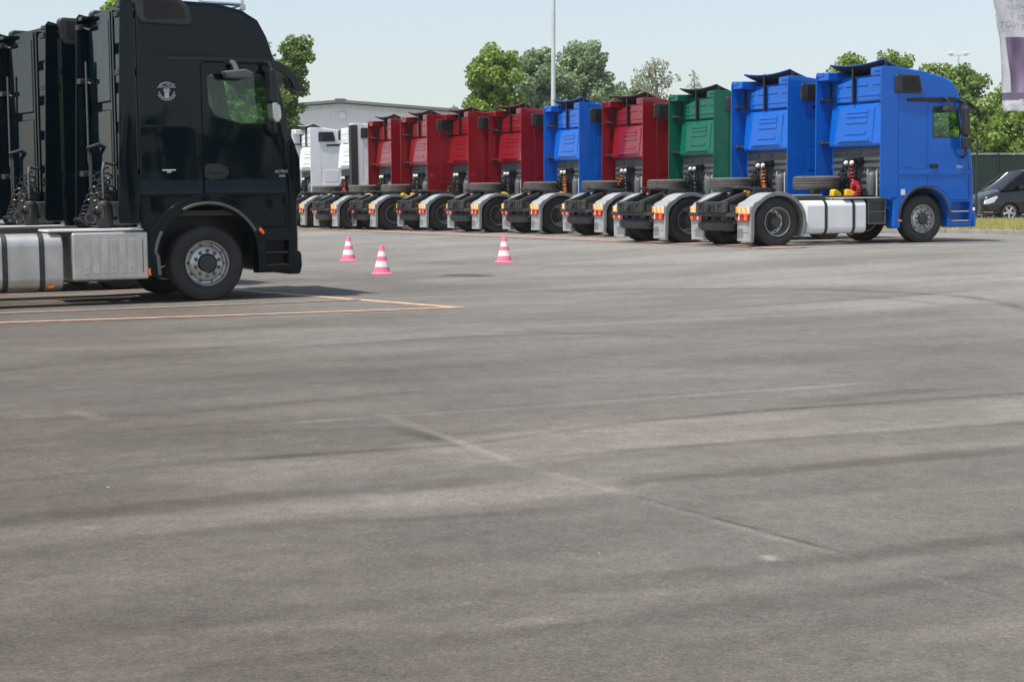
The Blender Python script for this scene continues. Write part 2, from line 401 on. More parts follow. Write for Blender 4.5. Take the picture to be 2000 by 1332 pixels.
def worn_surface():
    """wear, tyre sweeps, joints and stains of the asphalt, held as a value per vertex of the paving"""
    nr, nc = 900, 420
    Ys = 4.6*(60/4.6)**(np.arange(nr+1)/nr); U = np.linspace(-.42, .42, nc+1)
    Y, Uu = np.meshgrid(Ys, U, indexing='ij'); X = Y*Uu
    wv = X*UX + Y*UY; Z = np.zeros_like(X)
    for d in (-1.2, -.6, 0, .6, 1.2): Z += CAM_Z - np.interp(wv + d, wx, wc)
    Z = Z/5 + .004
    wear = np.zeros_like(X); wob = vnoise(X, Y, 1.3, 1) - .5; wob2 = vnoise(X, Y, 6, 2) - .5
    brk = vnoise(X, Y, 1.0, 3, 30, 3, 5, .6); brk2 = vnoise(X, Y, 5, 4, 0, 1, 5, .7)
    def path(pts, wd, amt, soft=.5, wobble=.12, br=.5, taper=.4, side=0):
        nonlocal wear
        G = [gpt(*p) for p in pts]; D = np.full_like(X, 1e9); E = np.zeros_like(X)
        L = [0.0]
        for a, b in zip(G, G[1:]): L.append(L[-1] + math.hypot(b[0]-a[0], b[1]-a[1]))
        for i, (a, b) in enumerate(zip(G, G[1:])):
            ln = L[i+1]-L[i]; tx, ty = (b[0]-a[0])/ln, (b[1]-a[1])/ln; ax, ay = X - a[0], Y - a[1]
            t = np.clip(ax*tx + ay*ty, 0, ln); d = np.hypot(ax - t*tx, ay - t*ty); k = d < D; D = np.where(k, d, D); E = np.where(k, L[i] + t, E)
        D = np.abs(D + wob*wobble + wob2*wobble*.25)
        m = 1 - sstep(wd*(1-soft), wd, D)
        m *= sstep(0, taper, E)*(1 - sstep(L[-1]-taper, L[-1], E))
        m *= (1-br) + br*sstep(.30, .56, brk)*1.25*(.75 + .5*brk2)
        wear += amt*m*(1.5 if wd < .13 else 1.3)
    # tyre sweeps and worn lanes
    path([(-400, 1115), (488, 1006), (927, 972), (1300, 940)], .40, .20, .7)
    path([(300, 965), (488, 928), (830, 903), (1000, 880)], .55, .16, .8)
    path([(800, 900), (1000, 878), (1221, 853), (1465, 838), (2000, 800), (2600, 766)], .66, .30, .35, .10, .25)
    path([(1100, 925), (1465, 896), (2000, 862), (2600, 830)], .36, .15, .7)
    path([(-300, 1050), (488, 979), (878, 950), (1020, 932)], .22, -.15, .7)
    path([(400, 906), (903, 872), (1221, 829), (1465, 806), (2200, 757)], .09, -.20, .8, .05)
    path([(330, 852), (760, 838), (903, 872)], .12, -.14, .9)
    path([(900, 918), (1000, 905), (1221, 884), (1465, 866), (2200, 815)], .09, -.26, .8, .05)
    path([(1100, 958), (1465, 928), (2000, 880), (2500, 844)], .18, -.20, .8)
    path([(-300, 1130), (488, 1037), (927, 1014), (1250, 986)], .13, -.15, .8)
    path([(-300, 1310), (488, 1211), (927, 1172), (1465, 1123), (2300, 1020)], .16, -.19, .8)
    path([(200, 1345), (900, 1262), (1500, 1190), (2400, 1070)], .14, -.14, .8)
    path([(860, 1244), (952, 1228), (1110, 1222), (1280, 1206)], .08, .22, .7)
    path([(-100, 1275), (500, 1240), (900, 1218)], .13, .12, .8)
    path([(-300, 975), (400, 905), (700, 885)], .13, -.11, .8)
    path([(-200, 770), (1100, 722), (1500, 700), (2300, 660)], .9, -.11, .8)
    path([(400, 706), (1200, 668), (2300, 630)], .7, .09, .8)
    path([(1500, 792), (1700, 775), (1880, 757)], .24, -.20, .8)
    path([(200, 702), (900, 660), (1500, 640)], .25, -.12, .9)
    path([(300, 645), (1300, 618), (2300, 606)], .6, -.10, .9)
    path([(-200, 695), (500, 680)], .3, -.12, .8)
    path([(800, 548), (1400, 556), (2200, 540)], 1.3, .10, .9)
    path([(590, 505), (1100, 520), (1700, 515)], .8, -.10, .9)
    path([(1000, 642), (1500, 618), (1950, 611)], .14, .12, .8)
    path([(-200, 830), (300, 812), (900, 760)], .14, -.10, .9); path([(1300, 1010), (1700, 975), (2300, 930)], .2, .10, .9)
    path([(1500, 1290), (1900, 1240), (2400, 1180)], .18, .10, .9); path([(-200, 1180), (300, 1130), (800, 1085)], .2, .07, .9)
    # paving joints
    path([(735, 808), (900, 868), (1010, 912)], .055, .26, .6, .05, .3, .15); path([(1000, 908), (1240, 975)], .06, .17, .8, .05, .4, .2)
    path([(1220, 968), (1500, 1045)], .013, -.40, .8, .03, .4, .1); path([(1235, 978), (1500, 1052), (1700, 1105)], .045, .15, .8, .03, .6, .2); path([(1490, 1042), (1900, 1155), (2150, 1230)], .012, -.36, .8, .03, .35, .1); path([(1700, 1100), (2000, 1190)], .05, .12, .8, .03, .6, .1)
    path([(525, 832), (765, 815)], .075, .28, .7, .05, .5, .2); path([(740, 817), (1150, 790)], .07, .20, .8, .05, .3, .2); path([(1080, 794), (1720, 748)], .09, .24, .7, .05, .25, .3)
    path([(0, 876), (150, 870)], .10, .30, .8, .05, .5, .3); path([(120, 803), (165, 812), (205, 826)], .10, .22, .9, .05, .5, .2); path([(560, 942), (600, 950), (640, 962)], .22, .16, .9)
    path([(1498, 1090), (1512, 1100), (1528, 1106)], .05, .50, .9, .04, .5, .05); path([(870, 541), (905, 537), (950, 541)], .28, -.75, .5, .15, .5, .2); path([(560, 540), (640, 545)], .3, .25, .9)
    path([(745, 832), (905, 880)], .15, -.22, .9); path([(900, 915), (1090, 922)], .2, -.18, .9)
    # turning tyre marks
    def ring(cx, cy, rad, wd, amt, a0, a1):
        nonlocal wear
        d = np.abs(np.hypot(X-cx, Y-cy) - rad + wob*.2); an = np.arctan2(Y-cy, X-cx)
        wear += amt*(1 - sstep(0, wd, d))*sstep(a0, a0+.25, an)*(1 - sstep(a1-.25, a1, an))*(.4 + .6*sstep(.38, .6, brk))
    ring(.9, 21, 4.85, .15, -.45, -.3, 2.3); ring(.95, 20.9, 4.1, .12, -.22, .0, 2.0); ring(2.2, 18.5, 9.4, .15, -.25, .8, 2.5); ring(14, 3, 22, .16, -.18, 1.4, 3.0); ring(14, 3, 23.9, .16, -.15, 1.5, 3.0); ring(-9, 2, 19, .2, -.12, .1, 1.3)
    # drips and pale chips
    g2 = np.random.default_rng(11)
    for _ in range(150):
        yy = 5 + 26*g2.random()**1.5; xx = (g2.random()-.5)*.72*yy; rr = g2.uniform(.012, .045)*(1 + yy*.04); i = np.searchsorted(Ys, yy); a_, b_ = max(0, i-40), min(nr+1, i+40)
        q = np.hypot((X[a_:b_]-xx), (Y[a_:b_]-yy)*g2.uniform(.5, 1)); wear[a_:b_] += g2.choice([-.14, -.09, .16, .26])*(1 - sstep(rr*.4, rr, q + wob2[a_:b_]*rr*1.4))
    edge = sstep(.42, .40, np.abs(Uu))*sstep(60, 50, Y); wear *= edge; wear = np.clip(wear, -.55, .8)
    nv = X.size; me = bpy.data.meshes.new('paving'); me.vertices.add(nv); me.vertices.foreach_set('co', np.stack([X, Y, Z], -1).astype('f').ravel())
    I = np.arange(nv).reshape(nr+1, nc+1); F = np.stack([I[:-1, :-1], I[:-1, 1:], I[1:, 1:], I[1:, :-1]], -1).reshape(-1, 4); nf = len(F)
    me.loops.add(nf*4); me.loops.foreach_set('vertex_index', F.astype('i').ravel()); me.polygons.add(nf); me.polygons.foreach_set('loop_start', np.arange(0, nf*4, 4, dtype='i')); me.polygons.foreach_set('loop_total', np.full(nf, 4, 'i'))
    me.polygons.foreach_set('use_smooth', np.ones(nf, bool)); me.update(calc_edges=True)
    at = me.attributes.new('wear', 'FLOAT', 'POINT'); at.data.foreach_set('value', wear.astype('f').ravel())
    structure('worn_asphalt', me, 'asphalt')
worn_surface()

def strip(pts, wd, mat, name='painted_line', dz=.008, n=40):
    """painted strip following ground points"""
    bm = bmesh.new(); P = []
    for (a, b) in zip(pts, pts[1:]):
        for i in range(n): t = i/n; P.append((a[0]*(1-t) + b[0]*t, a[1]*(1-t) + b[1]*t))
    P.append(pts[-1]); prev = None; 
    for i, p in enumerate(P):
        q0 = P[max(0, i-1)]; q1 = P[min(len(P)-1, i+1)]; d = Vector((q1[0]-q0[0], q1[1]-q0[1])).normalized(); nn = Vector((-d.y, d.x))*wd/2
        r = [bm.verts.new((p[0]+nn.x, p[1]+nn.y, gz(p[0]+nn.x, p[1]+nn.y)+dz)), bm.verts.new((p[0]-nn.x, p[1]-nn.y, gz(p[0]-nn.x, p[1]-nn.y)+dz))]
        if prev: bm.faces.new((prev[0], prev[1], r[1], r[0]))
        prev = r
    return structure(name, finish(bm), mat)
cor = gpt(899, 602)
def par(p, d): return (p[0] + UX*d, p[1] + UY*d)
l0 = gpt(0, 632); l0 = (l0[0] - 6*(cor[0]-l0[0])/5, l0[1] - 6*(cor[1]-l0[1])/5)
strip([l0, cor], .15, 'line_orange', dz=.012)
far = gpt(545, 574); ff = (cor[0] + (far[0]-cor[0])*2.4, cor[1] + (far[1]-cor[1])*2.4)
strip([cor, ff], .15, 'line_yellow', dz=.008)
for t in (.52, 1.0, 1.5, 2.1):
    q = (cor[0] + (far[0]-cor[0])*t, cor[1] + (far[1]-cor[1])*t)
    strip([(q[0] - UX*12, q[1] - UY*12), q], .12 if t != .52 else .2, 'line_faded' if t < 1 else 'line_orange', dz=.012)

# ------------------------------------------------------------------ tractor meshes
def both(fn): return [fn(-1), fn(1)]
TR = .51
def tyre_mesh(wd, seg=48):
    h = wd/2
    prof = [(.30, -h*.80), (.36, -h*.98), (.42, -h*1.02), (.465, -h*.97), (.492, -h*.86), (.505, -h*.78)]
    for k in range(4):
        y = -h*.62 + k*h*.41
        prof += [(TR, y - .10*h), (.497, y - .08*h + .0), (.497, y + .0*h), (TR, y + .03*h)]
    prof += [(.505, h*.78), (.492, h*.86), (.465, h*.97), (.42, h*1.02), (.36, h*.98), (.30, h*.80)]
    return MB().lathe(prof, seg, close=True).mesh('tyre', 30)
M = {}
M['tyre'] = tyre_mesh(.31); M['tyre2'] = tyre_mesh(.29)
# front rim: outward face at -y
def front_rim():
    b = MB()
    b.lathe([(.305, -.125), (.300, -.150), (.292, -.150), (.283, -.120), (.268, -.085), (.250, -.082), (.225, -.118), (.165, -.150), (.135, -.152), (.130, -.06), (.283, .12), (.30, .12)], 48, close=True)
    return b.mesh('rim', 30)
def holes(rad, y, n, r, dep=.03, off=0):
    b = MB()
    for k in range(n):
        a = 2*math.pi*(k + off)/n; c = Matrix.Translation((rad*math.cos(a), y, rad*math.sin(a)))
        b.lathe([(r, 0), (r, dep)], 10, m=c)
    return b.mesh('vent_hole')
def nuts(rad, y, n=10, r=.018):
    b = MB()
    for k in range(n):
        a = 2*math.pi*k/n; c = Matrix.Translation((rad*math.cos(a), y, rad*math.sin(a)))
        b.lathe([(r*1.35, .004), (r*1.3, -.006), (r, -.008), (r*.9, -.032), (r*.5, -.036)], 6, m=c)
    return b.mesh('nut')
M['front_rim'] = front_rim()
M['front_holes'] = holes(.236, -.105, 10, .019, .06, .5)
M['front_nuts'] = nuts(.166, -.15, 10, .022)
M['front_hub'] = MB().lathe([(.122, -.10), (.120, -.165), (.108, -.178), (.06, -.182), (.02, -.184)], 32).mesh('hub')
def rear_rim():
    b = MB()
    b.lathe([(.305, -.12), (.300, -.148), (.290, -.148), (.278, -.10), (.268, -.02), (.262, .06), (.25, .085), (.20, .10), (.15, .115), (.15, .14), (.27, .13), (.30, .12)], 48, close=True)
    return b.mesh('rim', 30)
M['rear_rim'] = rear_rim()
M['rear_holes'] = holes(.222, .088, 10, .020, .03, .5)
M['rear_hub'] = MB().lathe([(.175, .12), (.17, .06), (.155, .04), (.125, .03), (.12, -.07), (.105, -.09), (.05, -.095)], 32).mesh('hub')
M['rear_nuts'] = nuts(.19, .10, 10, .015)
def ring_part(r0, r1, a0, a1, y0, y1, cz=.505, n=24, bev=0.0, cx=0):
    pts = arcpts(cx, cz, r1, a0, a1, n) + arcpts(cx, cz, r0, a1, a0, n)
    return pts
def fender(sy):
    y0, y1 = sorted((sy*.62, sy*1.235)); b = MB()
    outer = [(.665, .28), (.665, .50)] + arcpts(0, .505, .60, 12, 138, 18)
    # outline goes over the wheel then slopes down to the lamp board
    top = [(.60, .20), (.655, .45)] + [(.66*math.cos(R(a)), .47 + .64*math.sin(R(a))) for a in range(18, 131, 7)] + [(-.56, .90), (-.64, .84)]
    inn = [(x*.955, .47 + (z - .47)*.955 if z > .47 else z) for x, z in top]
    b.prism(top + inn[::-1], y0, y1, .006, 1); return b.mesh('mudguard')
def fender_lip(sy):
    y0, y1 = sorted((sy*1.225, sy*1.262)); b = MB()
    top = [(.575, .18), (.672, .45)] + [(.675*math.cos(R(a)), .47 + .655*math.sin(R(a))) for a in range(18, 131, 7)] + [(-.58, .90), (-.652, .80), (-.655, .30), (-.645, .10)]
    inn = [(.535, .20), (.60, .45)] + [(.605*math.cos(R(a)), .47 + .575*math.sin(R(a))) for a in range(18, 131, 7)] + [(-.52, .80), (-.575, .68), (-.585, .30), (-.60, .10)]
    b.prism(top + inn[::-1], y0, y1, .008, 2); return b.mesh('mudguard_lip')
def tail_panel(sy):
    y0, y1 = sorted((sy*.70, sy*1.225)); b = MB()
    b.box(-.66, -.63, y0, y1, .115, .845, .008)
    ya, yb = sorted((sy*.76, sy*1.16)); b.box(-.672, -.655, ya, yb, .30, .52, .012); b.box(-.668, -.655, y0+.01, y1-.01, .125, .28, .004)
    return b.mesh('mud_flap')
def board(sy, k):
    y0, y1 = sorted((sy*.69, sy*1.23)); b = MB()
    if k == 0: b.box(-.692, -.662, y0, y1, .675, .825, .01)
    else:
        for i in range(3):
            yy = y0 + .05 + i*.18
            pts = [(yy, .682), (yy+.09, .682), (yy+.15, .818), (yy+.06, .818)]
            pts = [(min(max(p, y0+.006), y1-.006), q) for p, q in pts]
            b.prism(pts, -.695, -.690, axis='x')
    return b.mesh('reflector_board')
def tail_lamp(sy):
    y0, y1 = sorted((sy*.70, sy*1.20)); return MB().box(-.715, -.662, y0, y1, .535, .668, .02, 3).mesh('tail_lamp')
def lamp_lens(sy):
    c = sy*.86; b = MB().box(-.720, -.712, c-.03, c+.03, .548, .655, .006); return b.mesh('lens')
def lamp_o(sy):
    c = sy*1.12; b = MB().box(-.719, -.712, c-.05, c+.05, .548, .655, .006); return b.mesh('lens')
for sy in (-1, 1):
    M['fender', sy] = fender(sy); M['lip', sy] = fender_lip(sy); M['tail', sy] = tail_panel(sy); M['board', sy] = board(sy, 0); M['stripe', sy] = board(sy, 1)
    M['lamp', sy] = tail_lamp(sy); M['lens', sy] = lamp_lens(sy); M['lens2', sy] = lamp_o(sy)
def rail(sy):
    b = MB(); y0, y1 = sorted((sy*.36, sy*.43))
    b.prism([(-.86, .80), (-.86, .93), (-.4, 1.02), (4.4, 1.02), (4.4, .74), (-.3, .74)], y0, y1, .008, 1)
    for i in range(8):
        for z in (.80, .95): b.lathe([(.014, -.012), (.014, .012)], 6, m=Matrix.Translation((.2 + i*.3, sy*.437, z)))
    return b.mesh('frame_rail')
M['rail', 1] = rail(1); M['rail', -1] = rail(-1)
def cross():
    b = MB(); b.box(-.90, -.82, -.62, .62, .70, .93, .02)
    b.box(-.93, -.895, -.16, .16, .72, .90, .02); 
    for y in (-.30, .30, -.45, .45): b.box(-.915, -.895, y-.035, y+.035, .76, .88, .01)
    b.box(-.86, -.80, -1.0, 1.0, .62, .70, .015)
    for y in (-.66, .66): b.box(-.80, -.60, y-.03, y+.03, .62, .86, .01)
    return b.mesh('rear_cross_member')
M['cross'] = cross()
def jaw():
    b = MB(); b.lathe([(.05, 0), (.05, .14)], 12, m=Matrix.Translation((-.97, 0, .74)), axis='z'); b.box(-1.0, -.93, -.09, .09, .76, .86, .02); return b.mesh('tow_jaw')
M['jaw'] = jaw()
def airtank():
    b = MB(); mt = Matrix.Translation((-.62, 0, .43))
    b.lathe([(.02, -.98), (.07, -.96), (.105, -.90), (.112, -.82), (.112, .30), (.105, .38), (.07, .44), (.02, .46)], 20, m=Matrix.Translation((-.66, .38, .43)))
    for y in (-.30, .56): b.lathe([(.118, -.02), (.118, .02)], 20, m=Matrix.Translation((-.66, y, .43)))
    b.box(-.68, -.64, -.33, -.27, .5, .72); b.box(-.68, -.64, .53, .59, .5, .72)
    return b.mesh('air_tank')
M['airtank'] = airtank()
def fifth():
    b = MB(); pts = []
    for i in range(25):
        a = R(35 + 290*i/24); pts.append((.02 + .47*math.cos(a), .47*math.sin(a)))
    mt = Matrix.Translation((.02, 0, 1.19)) @ Matrix.Rotation(R(4), 4, 'Y')
    out = [(-.50, -.42), (-.50, -.12), (-.05, -.05), (-.05, .05), (-.50, .12), (-.50, .42)] + [(.48*math.cos(R(a)), .48*math.sin(R(a))) for a in range(110, -111, -12)]
    b.prism(out, -.03, .03, .008, 1, axis='z', m=mt)
    for y in (-.42, .42): b.prism([(-.22, 1.02), (.22, 1.02), (.12, 1.17), (-.12, 1.17)], y-.05, y+.05, .01)
    b.box(-.3, .3, -.52, .52, 1.02, 1.045, .006)
    return b.mesh('fifth_wheel')
M['fifth'] = fifth()
def ramps(y):
    b = MB()
    for y in (y,):
        b.prism([(-.95, .90), (-.30, 1.14), (-.26, 1.08), (-.5, .98), (-.90, .84)], y-.06, y+.06, .012)
    return b.mesh('coupling_ramp')
M['ramps', -1] = ramps(-.40); M['ramps', 1] = ramps(.40)
def axle(x):
    b = MB(); b.lathe([(.08, -1.0), (.08, 1.0)], 14, m=Matrix.Translation((x, 0, TR)))
    if x < 1:
        b.lathe([(.05, -.3), (.19, -.16), (.22, 0), (.19, .16), (.05, .3)], 20, m=Matrix.Translation((x, 0, TR)))
        for y in (-.48, .48):
            b.lathe([(.12, 0), (.14, .06), (.12, .12), (.14, .18), (.12, .24)], 16, axis='z', m=Matrix.Translation((x-.32, y, .5)))
            b.lathe([(.12, 0), (.14, .06), (.12, .12), (.14, .18), (.12, .24)], 16, axis='z', m=Matrix.Translation((x+.32, y, .5)))
        b.tube([(x, 0, TR), (1.6, 0, .7), (2.9, 0, .75)], .06, 10)
    return b.mesh('axle')
M['axle0'] = axle(0); M['axle1'] = axle(3.6)
def engine():
    b = MB(); b.box(2.75, 4.35, -.52, .52, .55, 1.18, .05); b.box(2.2, 2.8, -.3, .3, .55, .95, .06); b.lathe([(.12, -.8), (.12, -.3)], 14, m=Matrix.Translation((2.6, 0, .62)))
    b.box(4.35, 4.7, -1.0, 1.0, .4, .9, .03); b.box(2.95, 4.3, -1.15, -.52, 1.14, 1.22, .01); b.box(2.95, 4.3, .52, 1.15, 1.14, 1.22, .01)
    return b.mesh('engine')
M['engine'] = engine()
def rbox_pts(y0, y1, z0, z1, r, n=5):
    P = []
    for cx, cz, a in ((y1-r, z1-r, 0), (y0+r, z1-r, 90), (y0+r, z0+r, 180), (y1-r, z0+r, 270)):
        P += arcpts(cx, cz, r, a, a+90, n)
    return P
def tank(x0, x1, y0, y1, z0, z1, r=.13):
    return MB().prism(rbox_pts(y0, y1, z0, z1, r), x0, x1, .035, 3, axis='x', angmin=50).mesh('fuel_tank', 50)
def strap(x, y0, y1, z0, z1, r=.13, wd=.07, p=.008):
    o = rbox_pts(y0-p, y1+p, z0-p, z1+p, r+p); 
    return MB().prism(o, x-wd/2, x+wd/2, .003, 1, axis='x', angmin=50).mesh('strap', 50)
def helix(P0, P1, sag, rad, turns, tr, n=None, swirl=0):
    n = n or turns*12; pts = []
    P0, P1 = Vector(P0), Vector(P1); d = (P1-P0).normalized(); q = d.cross(Vector((1, 0, 0))).normalized(); q2 = d.cross(q)
    for i in range(n+1):
        t = i/n; c = P0.lerp(P1, t) + Vector((-.3*sag, .25*sag*math.sin(math.pi*t*2), -sag))*math.sin(math.pi*t)
        a = 2*math.pi*turns*t
        pts.append(c + (q*math.cos(a) + q2*math.sin(a))*rad)
    return MB().tube(pts, tr, 5).mesh('hose')
def chock():
    b = MB(); b.prism([(0, 0), (.26, 0), (.24, .07), (.15, .13), (.08, .16), (.01, .14)], -.07, .07, .025); return b.mesh('wheel_chock')
M['chock'] = chock()
def rear_fit():
    b = MB()
    b.box(2.72, 2.84, -.12, .42, 1.70, 1.84, .02); b.box(2.60, 2.70, -.05, .35, 1.62, 1.82, .02)
    for y in (-.1, .05, .3, .4): b.box(2.63, 2.67, y-.015, y+.015, 1.0, 1.7, .004)
    b.box(2.5, 2.8, -.75, -.2, 1.02, 1.12, .02); b.box(2.55, 2.78, .1, .5, 1.04, 1.42, .04)
    b.tube([(2.7, .35, 1.7), (2.55, .45, 1.45), (2.6, .55, 1.1), (2.4, .3, 1.04)], .02, 6)
    b.tube([(2.7, .25, 1.7), (2.5, .2, 1.35), (2.6, .05, 1.1)], .016, 6)
    return b.mesh('coupling_rack')
M['rack'] = rear_fit()
def caps():
    b = MB()
    for y in (.12, -.10): b.lathe([(.045, -.0), (.05, .03), (.035, .06)], 12, m=Matrix.Translation((2.56, y, 1.72)) @ Matrix.Rotation(R(90), 4, 'Z'))
    return b.mesh('coupling_cap')
M['caps'] = caps()
M['edge'] = MB().box(2.44, 2.70, -1.262, -1.252, 1.0, 3.64, .003).box(2.44, 2.466, -1.262, -1.0, 1.0, 3.64, .003).mesh('guard')
M['filter'] = MB().lathe([(.09, 0), (.11, .03), (.11, .42), (.09, .46), (.03, .50)], 16, axis='z', m=Matrix.Translation((2.62, -.72, 1.02))).mesh('air_filter')
M['pipe'] = MB().tube([(2.62, -.92, 1.0), (2.62, -.92, 1.40), (2.64, -.88, 1.52), (2.72, -.80, 1.56)], .03, 10).tube([(2.6, -.60, 1.02), (2.6, -.60, 1.48), (2.66, -.52, 1.56), (2.8, -.45, 1.56)], .022, 8).mesh('pipe')
M['post'] = MB().box(1.9, 2.05, .38, .56, 1.02, 1.16, .01).prism([(1.75, 1.0), (2.3, 1.0), (2.15, 1.06), (1.9, 1.06)], .3, .7, .01).mesh('spare_carrier')
M['seat'] = MB().box(-.26, .26, -.25, .25, 0, .16, .06, 3).box(-.30, -.16, -.25, .25, .1, .78, .06, 3).box(-.29, -.2, -.13, .13, .78, .98, .04, 3).mesh('seat')
def steer():
    b = MB(); n = 24
    mt = Matrix.Translation((4.30, .55, 2.08)) @ Matrix.Rotation(R(-62), 4, 'Y')
    b.tube([(.22*math.cos(2*math.pi*k/n), .22*math.sin(2*math.pi*k/n), 0) for k in range(n+1)], .016, 6, m=mt)
    b.box(-.20, .20, -.02, .02, -.01, .01, m=mt); b.lathe([(.06, -.02), (.06, .02)], 12, axis='z', m=mt); b.tube([(4.30, .55, 2.07), (4.5, .55, 1.7)], .03, 8)
    return b.mesh('steering_wheel')
M['steer'] = steer()
M['dash'] = MB().prism([(4.40, 1.35), (4.74, 1.35), (4.72, 2.12), (4.42, 2.05), (4.35, 1.8)], -1.1, 1.1, .04).mesh('dashboard')

# ---- cab of the row trucks
def cab_shell(prof, hw, cuts, inner, bev=.07):
    outer = MB().prism(prof, -hw, hw, bev, 4).mesh('cab_body')
    return boolean(outer, [MB().prism(inner, -hw+.06, hw-.06).mesh()] + cuts)
def arch_cut(cx, cz, r, z0):
    return MB().prism([(cx + r, z0)] + arcpts(cx, cz, r, 0, 180, 24) + [(cx - r, z0)], -2, 2).mesh()
PO = [(2.80, .32), (2.80, .95), (2.90, .99), (2.90, 3.60), (3.30, 3.61), (3.80, 3.575), (4.12, 3.50), (4.32, 3.40), (4.44, 3.26), (4.52, 3.05), (4.74, 2.10), (4.82, 1.90), (4.86, 1.5), (4.88, 1.0), (4.88, .50), (4.84, .32)]
IO = [(2.97, 1.30), (2.97, 3.50), (3.80, 3.48), (4.05, 3.40), (4.35, 3.22), (4.45, 3.02), (4.67, 2.08), (4.74, 1.85), (4.76, 1.30)]
DOOR_O = [(3.70, 1.02), (3.70, 3.02), (4.45, 3.02), (4.64, 2.10), (4.72, 1.80), (4.72, .97), (4.30, .97)] 
DOOR_O = [(3.68, 1.20), (3.68, 2.97), (4.44, 2.97), (4.62, 2.20), (4.70, 1.90), (4.74, 1.55), (4.74, .90), (4.26, .90), (4.14, 1.05), (3.98, 1.16), (3.85, 1.20)]
WIN_O = [(3.79, 2.25), (3.79, 2.86), (3.83, 2.89), (4.39, 2.89), (4.43, 2.85), (4.54, 2.34), (4.51, 2.25), (4.46, 2.22), (3.82, 2.22)]
def grow(pts, d):
    cx = sum(p[0] for p in pts)/len(pts); cz = sum(p[1] for p in pts)/len(pts); out = []
    n = len(pts)
    for i in range(n):
        a, b, c = pts[i-1], pts[i], pts[(i+1) % n]
        e1 = Vector((b[0]-a[0], b[1]-a[1])); e2 = Vector((c[0]-b[0], c[1]-b[1]))
        if e1.length < 1e-6 or e2.length < 1e-6: out.append(b); continue
        e1.normalize(); e2.normalize(); n1 = Vector((e1.y, -e1.x)); n2 = Vector((e2.y, -e2.x)); m = (n1+n2)
        m = m/(max(.3, 1 + n1.dot(n2)))
        out.append((b[0] + m.x*d, b[1] + m.y*d))
    ar = lambda P: sum(P[i][0]*P[(i+1) % len(P)][1] - P[(i+1) % len(P)][0]*P[i][1] for i in range(len(P)))
    if ar(pts) < 0:
        out = [(2*b[0]-o[0], 2*b[1]-o[1]) for b, o in zip(pts, out)]
    return out
def door_mesh(poly, win, hw, sy, th=.05):
    y0, y1 = sorted((sy*(hw-th), sy*hw))
    return boolean(MB().prism(poly, y0, y1, .008, 2).mesh(), [MB().prism(win, y0-.1, y1+.1).mesh()])
HW = 1.245
def ringseal(win, hw, sy, wd=.022):
    o = win; i = grow(win, -wd); y0, y1 = sorted((sy*(hw-.035), sy*(hw+.001)))
    return boolean(MB().prism(o, y0, y1).mesh(), [MB().prism(i, y0-.1, y1+.1).mesh()])
M['o_cab'] = cab_shell(PO, HW, [arch_cut(3.6, .545, .62, .1), MB().box(2.7, 3.2, -1.0, 1.0, .1, 1.2).mesh(), MB().box(4.0, 4.80, -1.0, 1.0, .1, 1.2).mesh(),
        MB().prism(grow(DOOR_O, .009), -2, 2).mesh(), MB().prism([(4.2, 2.2), (4.3, 2.98), (4.9, 2.98), (4.9, 2.2)], -1.12, 1.12).mesh(),
        MB().box(4.28, 4.78, -1.4, -1.05, .42, .86).mesh(), MB().box(4.28, 4.78, 1.05, 1.4, .42, .86).mesh()], IO)
for sy in (-1, 1):
    M['o_door', sy] = door_mesh(DOOR_O, WIN_O, HW, sy)
    M['o_glass', sy] = MB().prism(grow(WIN_O, -.004), *sorted((sy*(HW-.03), sy*(HW-.024)))).mesh()
    M['o_seal', sy] = ringseal(WIN_O, HW, sy)
M['o_ws'] = MB().sheet(lambda a, b: (4.715 - (4.715-4.545)*a + .02*math.cos((b-.5)*2.2), -1.12 + 2.24*b, 2.2 + .78*a), 4, 8, .006).mesh('windshield')
def hnd(x, z, sy, w=.16, h=.06):
    b = MB(); y0, y1 = sorted((sy*(HW-.002), sy*(HW+.012))); b.box(x-w/2-.03, x+w/2+.03, y0, y1, z-h/2-.015, z+h/2+.015, .008)
    y0, y1 = sorted((sy*(HW+.012), sy*(HW+.035))); b.box(x-w/2, x+w/2, y0, y1, z-.02, z+.02, .009); return b.mesh('door_handle')
